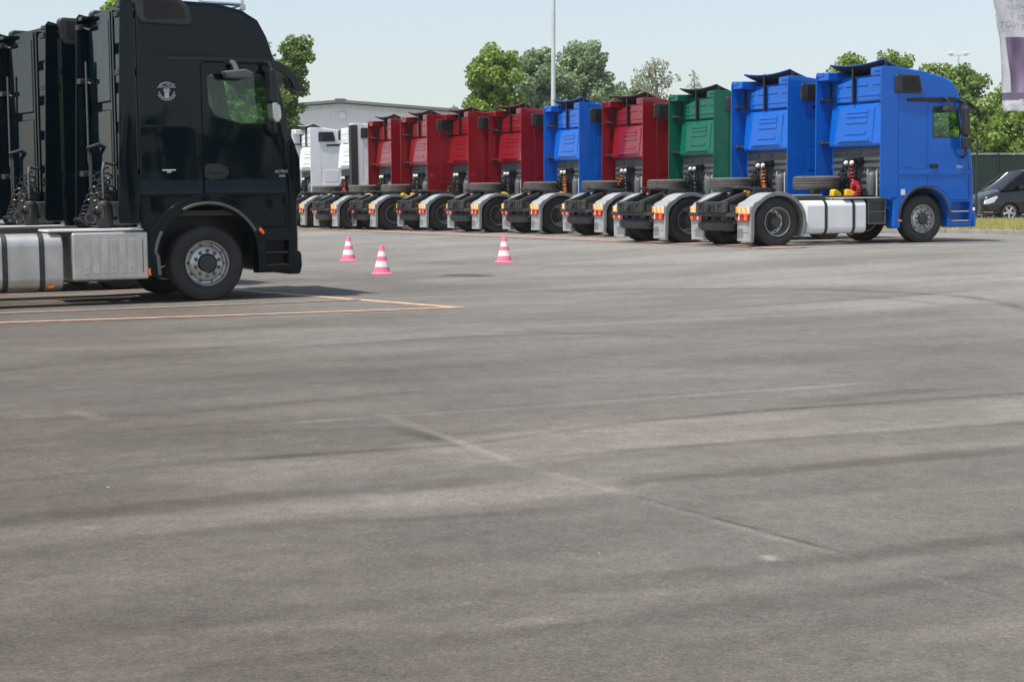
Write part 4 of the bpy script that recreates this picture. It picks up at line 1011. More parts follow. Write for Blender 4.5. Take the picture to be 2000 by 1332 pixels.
def nrear():
    b = MB(); b.box(2.62, 2.655, -1.15, 1.15, 1.2, 3.95, .006)
    for k in range(5):
        b.box(2.57, 2.63, -1.08, -.50, 1.35 + k*.52, 1.76 + k*.52, .03, 3)
    b.box(2.58, 2.63, -.15, .98, 1.4, 2.6, .04, 3); b.box(2.58, 2.63, -.15, .98, 2.7, 3.8, .04, 3)
    for y in (-.42, -.28): b.box(2.56, 2.63, y-.03, y+.03, 1.3, 3.9, .012)
    return b.mesh('rear_wall')
M['n_rear'] = nrear()
def nclutter():
    b = MB()
    b.box(2.36, 2.6, -.90, -.55, 1.15, 1.35, .03); b.box(2.40, 2.58, -.4, .3, 1.1, 1.5, .03); b.lathe([(.11, 0), (.12, .05), (.12, .3), (.08, .36)], 14, axis='z', m=Matrix.Translation((2.25, -.80, 1.0)))
    for y in (.75, .85): b.tube([(2.5, y, 1.1), (2.5, y, 2.0), (2.45, y-.05, 2.1), (2.6, y-.2, 2.15)], .02, 6)
    
    return b.mesh('coupling_rack')
M['n_clut'] = nclutter()
M['n_pipe'] = MB().tube([(2.30, -.62, 1.05), (2.30, -.62, 1.78), (2.33, -.56, 1.86), (2.42, -.36, 1.87), (2.6, -.30, 1.84)], .022, 8).mesh('pipe'); M['n_pipe2'] = MB().tube([(2.50, .9, 1.9), (2.50, .9, 3.3)], .018, 8).mesh('pipe')
M['n_hose'] = [helix((2.50, -.35, 1.75), (2.10, -.95, 1.12), .10, .075, 13, .013), helix((2.45, -.15, 1.7), (2.05, -.55, 1.10), .28, .075, 15, .013), helix((2.50, -.5, 1.6), (2.2, -1.0, 1.25), .25, .07, 12, .012)]
M['n_tank'] = tank(.68, 1.68, -1.22, -.62, .22, .95, .16); M['n_straps'] = {x: strap(x, -1.22, -.62, .22, .95, .16, .07) for x in (.93, 1.40)}
def nbox():
    b = MB(); b.box(1.79, 2.80, -1.225, -.62, .33, .955, .03, 3); return b.mesh('storage_box')
M['n_box'] = nbox()
M['n_slot_shade'] = MB().box(.041, .050, -1.2285, -1.2265, .42, .86).mesh('slot_shade')  # dark strip standing for the shadow along a slot's right edge
M['n_boxrib'] = MB().box(-.038, .038, -1.234, -1.218, .42, .86, .006, 2).mesh('rib')
M['n_boxlid'] = MB().box(1.50, 2.78, -1.18, -.55, .97, 1.0, .008).mesh('catwalk')
M['n_tankL'] = tank(.70, 2.75, .62, 1.22, .22, .95, .16)
M['n_air'] = MB().lathe([(.02, -.5), (.12, -.44), (.12, .44), (.02, .5)], 16, m=Matrix.Translation((2.3, 0, .42))).box(1.6, 2.75, -.35, .35, .34, .74, .05).mesh('air_tank')
M['n_bolt'] = MB().lathe([(.014, -.012), (.014, .006)], 8).mesh('bolt')
emb = MB()
def ring2(r0, r1, a0, a1, n=24): 
    emb.prism(arcpts(0, 0, r1, a0, a1, n) + arcpts(0, 0, r0, a1, a0, n), -.002, .002)
ring2(.100, .110, 190, 350); ring2(.124, .134, 205, 335); ring2(.100, .110, 18, 162); 
emb.box(-.03, .03, -.002, .002, -.10, .00); emb.box(-.04, .04, -.002, .002, -.02, .02); emb.prism([(-.13, .035), (-.12, .045), (.12, .045), (.13, .035)], -.002, .002)
M['emblem'] = emb.mesh('emblem')
T_EMB = text_mesh('ACTROS', .055, .001, shear=.2); T_EMB.transform(Matrix.Translation((0, -.003, .068)) @ Matrix.Rotation(R(90), 4, 'X'))
T_B1 = label_txt('ACTROS', .055, 4.76, 1.725); T_B2 = label_txt('1845', .05, 4.755, 1.665)

def warp_u(u):
    d = u - 3.6
    if d > .75: d = .75 + (d - .75)*.76
    if d < -.75: d = -.75 + (d + .75)*.88
    return 3.6 + d
_done = set()
for k_, me_ in list(M.items()):
    kk = k_[0] if isinstance(k_, tuple) else k_
    if isinstance(kk, str) and kk.startswith('n_') and kk not in ('n_tank', 'n_straps', 'n_box', 'n_boxrib', 'n_boxlid', 'n_bolt', 'n_hose') and not isinstance(me_, (list, dict)):
        for v_ in me_.vertices: v_.co.x = warp_u(v_.co.x)
        me_.update()
for me_ in (T_B1, T_B2):
    for v_ in me_.vertices: v_.co.x -= .10
def black_truck(X, Y, label, dz=0.0, dp=0.0):
    root = empty('tractor_unit', (0, 0, 0)); tag(root, label, 'truck', 'black tall cab tractor units at the left')
    chassis(root); P = 'paint_black'
    put('cab', M['n_cab'], P, root)
    for sy in (-1, 1):
        d = put('door', M['n_door', sy], P, root); put('window', M['n_glass', sy], 'glass_green', d); put('window_seal', M['n_seal', sy], 'black_plastic', d); put('door_handle', M['n_hnd', sy], 'black_plastic', d)
        f = put('wheel_flare', M['n_flare', sy], P, root); put('flare_edge', M['n_lip', sy], 'wall_grey', f)
        lk = put('side_locker', M['n_locker', sy], P, root); put('locker_handle', M['n_lh', sy], 'text_silver', lk)
        put('belt_moulding', M['n_belt', sy], P, root); put('belt_moulding', M['n_belt2', sy], P, d)
        v = put('air_intake', M['n_vent', sy], 'dark_plastic', root); put('intake_grille', M['n_ventg', sy], 'grille_dark', v); put('slats', M['n_vents', sy], 'dark_plastic', v)
        put('corner_deflector', M['n_wing', sy], P, root); put('drip_rail', M['n_drip', sy], 'black_plastic', root); put('pillar_trim', M['n_pillar', sy], 'black_plastic', root)
        m_ = put('mirror', M['n_mir', sy], 'black_plastic', root); put('mirror_cover', M['n_mirc', sy], 'steel', m_); put('kerb_mirror', M['n_kerb', sy], 'wall_grey', root)
        put('step', M['n_step', sy], 'black_plastic', root); put('step_well', M['n_well', sy], 'grille_dark', root); put('headlight', M['n_head', sy], 'lamp_clear', root)
        dl = put('side_deflector', M['n_defl', sy], P, root)
        for z in (1.75, 3.05, 3.80): put('bracket', M['n_brk', sy], 'frame_black', dl, (0, 0, z))
        put('seat', M['seat'], 'interior', root, (3.70, sy*.55, 1.62))
        put('marker_lamp', M['marker'], 'lamp_orange', root, (4.335, sy*1.29, .93), (0, R(50), 0)); put('marker_lamp', M['marker'], 'lamp_orange', root, (2.80, sy*1.25, .42), (0, R(90), 0))
    put('windshield', M['n_ws'], 'glass_green', root); put('sun_visor', M['n_visor'], 'black_plastic', root)
    put('grille', M['n_grille'], P, root); put('grille_back', M['n_grback'], 'grille_dark', root); put('bumper', M['n_bumper'], P, root)
    put('steering_wheel', M['steer'], 'interior', root, (.1, 0, .25)); put('dashboard', M['dash'], 'interior', root, (.14, 0, .12))
    put('roof_bar', M['n_bar'], 'steel', root)
    for y in (-.8, -.3, .3, .8): put('roof_lamp', M['n_roofl'], 'lamp_clear', root, (0, y, 0))
    put('rear_wall', M['n_rear'], P, root); rk = put('coupling_rack', M['n_clut'], 'frame_black', root); put('pipe', M['n_pipe'], 'wall_grey', root); put('pipe', M['n_pipe2'], 'wall_grey', root)
    for h in M['n_hose']: put('hose', h, 'hose_black', root)
    t = put('fuel_tank', M['n_tank'], 'aluminium', root)
    for x in (.93, 1.40): put('strap', M['n_straps'][x], 'dark_plastic', t)
    put('marker_lamp', M['marker'], 'lamp_orange', t, (1.50, -1.20, .27))
    bx = put('storage_box', M['n_box'], 'aluminium', root, label='ribbed aluminium box between tank and front wheel')
    for k in range(6): put('rib', M['n_boxrib'], 'aluminium', bx, (1.98 + k*.118, 0, 0)); put('slot_shade', M['n_slot_shade'], 'grille_dark', bx, (1.98 + k*.118, 0, 0))
    for x in (1.98, 2.334, 2.57):
        for z in (.49, .79): put('bolt', M['n_bolt'], 'steel', bx, (x, -1.246, z))
    put('catwalk', M['n_boxlid'], 'tank_white', root); put('fuel_tank', M['n_tankL'], 'aluminium', root); put('air_tank', M['n_air'], 'frame_black', root)
    e = put('emblem', M['emblem'], 'text_emblem', root, (3.09, -HN-.004, 2.80)); put('lettering', T_EMB, 'text_emblem', e)
    put('lettering', T_B1, 'text_silver', root); put('lettering', T_B2, 'text_silver', root)
    place(root, X, Y, dp)
    root.location.z += dz
    return root
# near side front wheel centre (u 3.6, v 1.2) must sit at pixel 403, depth 24.8
def from_wheel(xp, Yd, dp=0):
    c, s_ = math.cos(PSI+dp), math.sin(PSI+dp); return (px(xp, Yd) - 3.6*c - 1.2*s_, Yd - 3.6*s_ + 1.2*c)
BX, BY = from_wheel(407, 24.7, R(2.6))
black_truck(BX, BY, 'black tractor unit nearest to the camera, its door and front wheel in full view', 0, R(2.6))
B2X, B2Y = BX - UY*3.35 - .45*UX, BY + UX*3.35 - .45*UY
black_truck(B2X, B2Y, 'black tractor unit standing behind the nearest black one, cut off at the left', 0, R(8))

# ------------------------------------------------------------------ traffic cones
def cone_meshes():
    prof = lambda z: .145 - (.145 - .035)*(z/.46)
    def seg(z0, z1, cap=False):
        b = MB(); b.lathe([(prof(z0), z0 + .03), (prof(z1), z1 + .03)] + ([(.02, z1 + .032)] if cap else []), 28, axis='z'); return b.mesh()
    base = MB().lathe([(.04, 0), (.185, 0), (.19, .006), (.188, .018), (.165, .028), (.150, .04), (.145, .03)], 28, axis='z').mesh('base')
    pts = [(.195*math.cos(R(a)), .195*math.sin(R(a))) for a in range(22, 382, 45)]
    return base, [(seg(0, .10), 'cone_pink'), (seg(.10, .20), 'cone_white'), (seg(.20, .28), 'cone_pink'), (seg(.28, .37), 'cone_white'), (seg(.37, .46, True), 'cone_pink')]
cb, cs = cone_meshes()
for (xp, Yd, lab) in [(681, 37.6, 'pink and white striped traffic cone farthest left, behind the other left one'), (746, 31.7, 'pink and white traffic cone nearest to the camera, right of the black truck'), (985, 34.9, 'pink and white traffic cone standing alone in the middle before the blue truck')]:
    X = px(xp, Yd); z = gz(X, Yd)
    r = empty('traffic_cone', (X, Yd, z)); r.rotation_euler = (0, 0, random.random()*3); tag(r, lab, 'traffic cone', 'traffic cones on the asphalt')
    put('base', cb, 'cone_pink', r)
    for me, m in cs: put('band', me, m, r)

# ------------------------------------------------------------------ lines of the far row
def row_uv(u, i):  # point at truck i rear axle + u forward
    X, Y = ROW[i][0], ROW[i][1]; return (X + UX*u, Y + UY*u)
fr = [gpt(480, 446), gpt(800, 459), gpt(1090, 471), gpt(1350, 482), gpt(1480, 489)]
strip(fr, .13, 'line_white', dz=.008)
for i in range(len(ROW)):
    X, Y = ROW[i][0], ROW[i][1]; off = 1.65
    if i < 1: off = 1.75
    a = (X - UX*1.3 + UY*off, Y - UY*1.3 - UX*off); b = (a[0] + UX*8.5, a[1] + UY*8.5)
    strip([a, b], .14, 'line_orange' if i else 'line_white', dz=.012)
# worn reddish wash of old marking in front of the rear wheels
strip([(p[0] + UX*.75, p[1] + UY*.75) for p in fr], .9, 'line_faded', name='worn_marking', dz=.016)

# ------------------------------------------------------------------ kerb and verge at the right
kp = [gpt(1700, 456), gpt(1845, 456), gpt(1925, 457.5), gpt(2000, 460), gpt(2120, 466)]
kp = [(p[0], p[1]) for p in kp]
def kerb():
    bm = bmesh.new(); root = empty('kerb', (kp[0][0], kp[0][1], gz(*kp[0]))); tag(root, 'long pale concrete kerb edging the grass verge at the right', 'kerb')
    P = []
    for a, b in zip(kp, kp[1:]):
        n = max(2, int(math.hypot(b[0]-a[0], b[1]-a[1])/1.0))
        for i in range(n): t = i/n; P.append((a[0]*(1-t)+b[0]*t, a[1]*(1-t)+b[1]*t))
    P.append(kp[-1])
    for a, b in zip(P, P[1:]):
        d = Vector((b[0]-a[0], b[1]-a[1])); ln = d.length; an = math.atan2(d.y, d.x)
        me = MB().box(.004, ln-.004, -.0, .16, -.06, .11 + random.uniform(-.003, .003), .012, 2).mesh('kerb_stone')
        o = put('kerb_stone', me, 'kerb_stone', root, (a[0]-root.location.x, a[1]-root.location.y, gz(*a)-root.location.z), (0, 0, an))
kerb()
def verge():
    bm = bmesh.new(); A = []; B = []; n = 40
    for i in range(n+1):
        xp = 1560 + (2200 - 1560)*i/n
        yk = np.interp(xp, [1560, 1700, 1845, 1925, 2000, 2120, 2200], [456, 456, 456, 457.5, 460, 466, 470])
        a = gpt(xp, yk); Yb = 62.5; b = (px(xp, Yb), Yb)
        row = []
        for k in range(9):
            t = k/8; p = (a[0]*(1-t) + b[0]*t, a[1]*(1-t) + b[1]*t + .16*(1-t)); z = gz(*p) + .10 + .05*math.sin(math.pi*t) + .012*math.sin(p[0]*3.1+p[1]*1.7)
            row.append(bm.verts.new((p[0], p[1], z)))
        A.append(row)
    for r0, r1 in zip(A, A[1:]):
        for k in range(8): bm.faces.new((r0[k], r1[k], r1[k+1], r0[k+1]))
    o = structure('grass_verge', finish(bm), 'grass_soil')
    # blades
    bl = bmesh.new()
    for _ in range(26000):
        xp = random.uniform(1700, 2040); i0 = (xp-1560)/(640)*40; r0 = A[int(i0)]; k = random.random()*8; f = k - int(k); kk = int(k)
        p = r0[kk].co.lerp(r0[min(8, kk+1)].co, f) if False else None
        tt = k/8; a = gpt_fast(xp); b = (px(xp, 62.5), 62.5); q = (a[0]*(1-tt)+b[0]*tt, a[1]*(1-tt)+b[1]*tt + .18*(1-tt)); z = gz_fast(*q) + .09 + .05*math.sin(math.pi*tt)
        h = random.uniform(.04, .12) * (1.8 if random.random() < .04 else 1); an = random.random()*6.28; wd = random.uniform(.008, .02); lx, ly = math.cos(an)*wd, math.sin(an)*wd; bx, by = random.gauss(0, .03), random.gauss(0, .03)
        v = [bl.verts.new((q[0]-lx, q[1]-ly, z)), bl.verts.new((q[0]+lx, q[1]+ly, z)), bl.verts.new((q[0]+bx, q[1]+by, z+h))]
        bl.faces.new(v)
    me = bpy.data.meshes.new('grass'); bl.to_mesh(me); bl.free()
    g = put('grass', me, 'grass_blades'); g['kind'] = 'stuff'; tag(g, 'dry yellow green grass growing on the verge before the dark car', 'grass')
_tab = [(xp, gpt(xp, float(np.interp(xp, [1560, 1700, 1845, 1925, 2000, 2120, 2200], [456, 456, 456, 457.5, 460, 466, 470])))) for xp in range(1560, 2201, 20)]
def gpt_fast(xp):
    return (float(np.interp(xp, [t[0] for t in _tab], [t[1][0] for t in _tab])), float(np.interp(xp, [t[0] for t in _tab], [t[1][1] for t in _tab])))
_gw = np.arange(10, 90, .5); _gv = [gz(w_*UX, w_*UY) for w_ in _gw]
def gz_fast(x, y): return float(np.interp(x*UX + y*UY, _gw, _gv))
verge()
# ------------------------------------------------------------------ trees
def tree(X, Y, H, Wd, mat, label, kind='round', seed=1, base=.18, leaf=.16, dens=1.0, group='trees behind the parked trucks', bark='bark', name='tree', zoff=0):
    rr = np.random.default_rng(seed); zb = gz(X, Y) + zoff
    root = empty(name, (X, Y, zb)); tag(root, label, 'tree', group)
    # limbs
    b = MB(); tr = H*.018 + .06
    top = Vector((rr.normal(0, .03)*H, rr.normal(0, .03)*H, H*.92))
    def tp(t): return Vector((top.x*t*t, top.y*t*t, top.z*t))
    b.tube([tp(t) for t in (0, .25, .5, .75, 1)], tr, 7, [tr*1.2, tr*.9, tr*.65, tr*.35, .03])
    cent = []
    nl = int((26 if kind != 'column' else 34)*dens**.5)
    for k in range(nl):
        t = base + (1 - base)*(k + .5)/nl; p0 = tp(t*.95)
        if kind == 'column': prof = .35 + .65*math.sin(math.pi*min(1, (t - base)/(1 - base)*.9 + .12))
        elif kind == 'cone': prof = .3 + .7*(1 - (t-base)/(1-base))**.7
        else: prof = math.sin(math.pi*min(1, max(.02, (t - base)/(1 - base)*.80 + .18)))**.7
        a = k*2.4 + rr.normal(0, .4); ln = Wd*.5*prof*rr.uniform(.55, 1.08)
        up = ln*(rr.uniform(.1, .6) if kind != 'column' else rr.uniform(.9, 1.8)); up = min(up, H*.985 - p0.z) if p0.z + up > H else up
        p1 = p0 + Vector((math.cos(a)*ln, math.sin(a)*ln, up)); pm = p0.lerp(p1, .5) + Vector((0, 0, -.06*ln))
        b.tube([p0, pm, p1], .05, 5, [tr*.35, tr*.2, .015])
        nn = 6
        for j in range(nn):
            s = rr.uniform(.35, 1.0); q = p0.lerp(p1, s) + Vector(rr.normal(0, .10*Wd*.5 + .12, 3)*(1, 1, .8)); cent.append((q, rr.uniform(.45, 1.0)))
    cent.append((tp(.98), .6)); cent.append((tp(.9), .8))
    put('trunk', b.mesh('trunk'), bark, root)
    cr = .17*Wd**.65 + .10
    V = []; F = []
    for q, s in cent:
        n = int(95*dens*s*s + 12); r = cr*s*(1.25)
        d = rr.normal(0, 1, (n, 3)); d /= np.linalg.norm(d, axis=1)[:, None]; rad = r*rr.uniform(.35, 1.08, (n, 1))**.6
        C = np.array(q)[None] + d*rad*np.array([1, 1, .82])
        nr = d + rr.normal(0, .7, (n, 3)); nr /= np.linalg.norm(nr, axis=1)[:, None]
        tx = np.cross(nr, rr.normal(0, 1, (n, 3))); tx /= np.linalg.norm(tx, axis=1)[:, None]; ty = np.cross(nr, tx)
        sz = leaf*rr.uniform(.55, 1.25, (n, 1))
        i0 = len(V)*4 if False else sum(len(v) for v in V)
        quad = np.stack([C - tx*sz*.5, C + ty*sz*.42, C + tx*sz*.5, C - ty*sz*.42], 1).reshape(-1, 3)
        V.append(quad); F.append(np.arange(n*4).reshape(-1, 4) + i0)
    V = np.concatenate(V); F = np.concatenate(F)
    me = bpy.data.meshes.new('crown'); me.vertices.add(len(V)); me.vertices.foreach_set('co', V.astype('f').ravel())
    me.loops.add(len(F)*4); me.loops.foreach_set('vertex_index', F.astype('i').ravel()); me.polygons.add(len(F)); me.polygons.foreach_set('loop_start', np.arange(0, len(F)*4, 4, dtype='i')); me.polygons.foreach_set('loop_total', np.full(len(F), 4, 'i'))
    me.update(calc_edges=True); me.validate()
    put('crown', me, mat, root)
    return root
def tree_px(x0, x1, ytop, Yd, mat, label, **kw):
    X = px((x0+x1)/2, Yd); H = pz(ytop, Yd) - gz(X, Yd); return tree(X, Yd, H*1.06, (x1-x0)/3600*Yd*1.12, mat, label, **kw)
tree_px(534, 590, 74, 88, 'leaf_mid', 'tall narrow dark green tree right behind the black truck cab', kind='column', seed=3, base=.1, dens=1.5)
tree_px(486, 548, 78, 84, 'leaf_mid', 'narrow tree half hidden behind the black truck windscreen', kind='column', seed=31, base=.1)
tree_px(395, 475, 150, 80, 'leaf_fresh', 'green tree seen through the black truck side window', seed=32, base=.05, dens=1.4)
tree_px(455, 520, 135, 92, 'leaf_mid', 'green tree seen through the side window beside the mirror', seed=36, base=.05, dens=1.4)
tree_px(205, 262, -18, 60, 'leaf_fresh', 'tree tip peeping over the gap behind the nearest black cab', kind='column', seed=33, base=.3)
tree_px(912, 1022, 90, 92, 'leaf_fresh', 'bright green bushy tree left of the tall light mast', seed=4, base=.16, dens=2.3, leaf=.2)
tree_px(990, 1118, 104, 125, 'leaf_hazy', 'hazy green tree with the tall light mast in front of it', seed=5, dens=2.6, leaf=.26)
tree_px(1062, 1222, 84, 128, 'leaf_hazy', 'tallest hazy green tree right of the light mast', seed=16, dens=2.8, leaf=.26, base=.12)
tree_px(1205, 1290, 155, 135, 'leaf_hazy', 'low hazy green tree between the hazy tall tree and the pale sparse one', seed=7, dens=1.0, leaf=.22, base=.1)
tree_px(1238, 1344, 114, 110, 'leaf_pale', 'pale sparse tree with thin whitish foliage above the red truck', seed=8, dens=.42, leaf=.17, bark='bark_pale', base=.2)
tree_px(1330, 1395, 135, 118, 'leaf_pale', 'nearly bare pale tree above the green truck', seed=28, dens=.10, leaf=.14, bark='bark_pale', base=.2)
R_T = [(1610, 1712, 100, 98, 'leaf_fresh', 'rounded green tree top rising behind the two right blue cabs', 9), (1700, 1800, 98, 100, 'leaf_fresh', 'tree with twin tips above the right blue cab roof', 10),
       (1775, 1862, 126, 96, 'leaf_fresh', 'green tree directly left of the small twin head lamp', 11), (1830, 1925, 122, 90, 'leaf_mid', 'green tree directly right of the small twin head lamp', 12),
       (1895, 1975, 178, 84, 'leaf_fresh', 'low bright green tree in front of the blue truck windscreen', 13), (1940, 2040, 140, 90, 'leaf_mid', 'green tree partly behind the hanging banner', 14),
       (1985, 2090, 150, 80, 'leaf_dark', 'dark green tree cut off by the right edge under the banner', 15), (1850, 1920, 200, 80, 'leaf_fresh', 'bushy green tree filling the gap above the green fence', 17),
       (1925, 2010, 215, 78, 'leaf_fresh', 'low green bushy tree just above the dark green fence', 18), (1740, 1850, 190, 84, 'leaf_mid', 'green tree seen through the right blue truck window', 19), (1660, 1745, 160, 90, 'leaf_mid', 'green tree hidden behind the end blue cab', 20)]
for x0, x1, yt, Yd, m, lab, sd in R_T: tree_px(x0, x1, yt, Yd, m, lab, seed=sd, dens=1.25, base=.12, leaf=.19)
# a low far line of trees beyond the hall
for k, (x0, x1, yt) in enumerate([(845, 925, 208), (890, 960, 200), (780, 860, 214), (1330, 1430, 196), (1400, 1500, 185), (1500, 1620, 180)]):
    tree_px(x0, x1, yt, 135, 'leaf_hazy', ['low hazy tree above the red cabs left of the bright tree', 'low hazy tree touching the bright green tree', 'low hazy tree over the hall roof end', 'low far tree behind the green cab', 'low far tree behind the second blue cab', 'low far tree behind the gap of the two blue cabs'][k], seed=50+k, dens=.8, leaf=.24, base=.05)
# trees across the yard behind the photographer (they show as the dark band mirrored in the paint)
_wb = bmesh.new()
for k in range(15):
    X = -10 + k*11.5 + random.uniform(-2, 2); Y = -128 + k*4.0 + random.uniform(-4, 4)
    t_ = tree(X, Y, random.uniform(6.0, 8.8), random.uniform(11, 14), 'leaf_dark', 'x', seed=100+k, dens=.55, leaf=.5, base=.02)
    for c_ in list(t_.children):
        if c_.name.startswith('crown'):
            c_.data.transform(Matrix.Translation(t_.location)); _wb.from_mesh(c_.data)
        bpy.data.objects.remove(c_)
    bpy.data.objects.remove(t_)
_wm = bpy.data.meshes.new('wood'); _wb.to_mesh(_wm); _wb.free()
_wo = put('wood', _wm, 'leaf_dark'); _wo['kind'] = 'stuff'; tag(_wo, 'dark wood standing far behind the camera across the yard', 'wood')
# ------------------------------------------------------------------ hall
def hall():
    Yd = 112; ax = px(668, Yd); az = pz(205, Yd); x0 = px(470, Yd); x1 = px(925, Yd); ez0 = pz(219, Yd); ez1 = pz(224, Yd); g = gz(ax, Yd)
    root = empty('hall', (ax, Yd, g)); tag(root, 'low wide light grey hall with shallow gabled roof behind the white trucks', 'building')
    z0 = 0; b = MB()
    b.prism([(x0-ax, z0), (x0-ax, ez0-g), (0, az-g), (x1-ax, ez1-g), (x1-ax, z0)], 0, 30)
    put('wall', b.mesh('wall'), 'hall_wall', root)
    # standing cladding ribs
    b = MB(); n = 60
    for k in range(n):
        x = x0 - ax + .2 + (x1-x0-.4)*k/(n-1); zt = (ez0-g) + (az-ez0)*(x-(x0-ax))/(ax-x0) if x < 0 else (az-g) - (az-ez1)*x/(x1-ax)
        b.box(x-.03, x+.03, -.035, .003, z0, zt-.25)
    o = put('cladding_rib', b.mesh('rib'), 'hall_wall', root); o['kind'] = 'stuff'
    for (xa, za, xb, zb) in ((x0-ax-.5, ez0-g-.02, 0, az-g+.05), (0, az-g+.05, x1-ax+.5, ez1-g-.02)):
        put('roof', MB().prism([(xa, za), (xb, zb), (xb, zb+.16), (xa, za+.16)], -.6, 30.4).mesh('roof'), 'hall_roof', root)
        put('roof_trim', MB().prism([(xa, za-.30), (xb, zb-.30), (xb, zb-.04), (xa, za-.04)], -.10, -.02).mesh('trim'), 'mast', root)
    put('wall_lamp', MB().lathe([(.02, -.3), (.2, -.25), (.26, -.1), (.2, .0)], 12, m=Matrix.Translation((px(671, Yd)-ax, 0, pz(228, Yd)-g))).mesh('lamp'), 'cap_white', root)
    put('ridge_cap', MB().box(-.3, .3, -.62, 30.42, az-g+.17, az-g+.28, .02).mesh('ridge'), 'hall_roof', root)
    for x in (-3.0, 2.6): put('gate', MB().box(x-1.8, x+1.8, -.06, -.002, 0, 3.9, .01).mesh('gate'), 'mast', root)
hall()
# ------------------------------------------------------------------ masts
def mast(xp, Yd, ztop, r0, r1, label, heads):
    X = px(xp, Yd); g = gz(X, Yd); root = empty('light_mast', (X, Yd, g)); tag(root, label, 'lamp post')
    put('pole', MB().lathe([(r0*1.6, 0), (r0*1.6, .25), (r0, .3), (r1, ztop-g)], 16, axis='z').mesh('pole'), 'mast', root)
    h = ztop - g
    if heads == 'tall':
        put('head_frame', MB().box(-.9, .9, -.06, .06, h-.1, h+.05, .02).box(-.06, .06, -.9, .9, h-.1, h+.05, .02).mesh(), 'mast', root)
        for x, y in ((-.8, 0), (.8, 0), (0, -.8), (0, .8)): put('floodlight', MB().box(x-.2, x+.2, y-.2, y+.2, h-.35, h-.12, .04).mesh('flood'), 'wall_grey', root)
    else:
        put('cross_arm', MB().box(-.55, .55, -.03, .03, h-.03, h+.03, .008).mesh('arm'), 'mast', root)
        for x in (-.48, .48):
            put('floodlight', MB().box(x-.15, x+.15, -.2, .1, h+.04, h+.20, .04).mesh('flood'), 'cap_white', root)
mast(1080, 84, 16.5, .115, .075, 'tall slim pale light mast rising out of the picture above the middle blue truck', 'tall')
mast(1864, 112, pz(112, 112), .09, .06, 'small distant lamp post with two white heads above the right trees', 'twin')
# ------------------------------------------------------------------ green fence behind the car
def fence():
    Yd = 74.0; X0, X1 = px(1840, Yd), px(2260, Yd); g = gz(X0, Yd); zt = pz(302, Yd) - g
    root = empty('fence', (X0, Yd, g)); tag(root, 'long dark green screened fence behind the dark car with pale top rail', 'fence')
    n = 4; L = (X1-X0)/n
    for k in range(n):
        b = MB(); b.box(k*L+.05, (k+1)*L-.05, -.01, .02, .05, zt-.05)
        put('panel', b.mesh('panel'), 'fence_green', root)
    for k in range(n+1): put('post', MB().box(k*L-.04, k*L+.04, -.05, .05, 0, zt+.02, .006).mesh('post'), 'fence_green', root)
    put('top_rail', MB().box(-.04, (X1-X0)+.04, -.035, .035, zt-.03, zt+.035, .008).mesh('rail'), 'fence_rail', root)
fence()
def gpost():
    Yd = 60; X = px(1904, Yd); g = gz(X, Yd); o = put('post', MB().tube([(0, 0, 0), (0, 0, pz(272, Yd)-g)], .035, 10).box(-.1, .1, -.1, .1, 0, .03, .005).mesh('post'), 'fence_green', None, (X, Yd, g)); tag(o, 'thin dark green upright post directly in front of the end blue truck', 'post')
gpost()
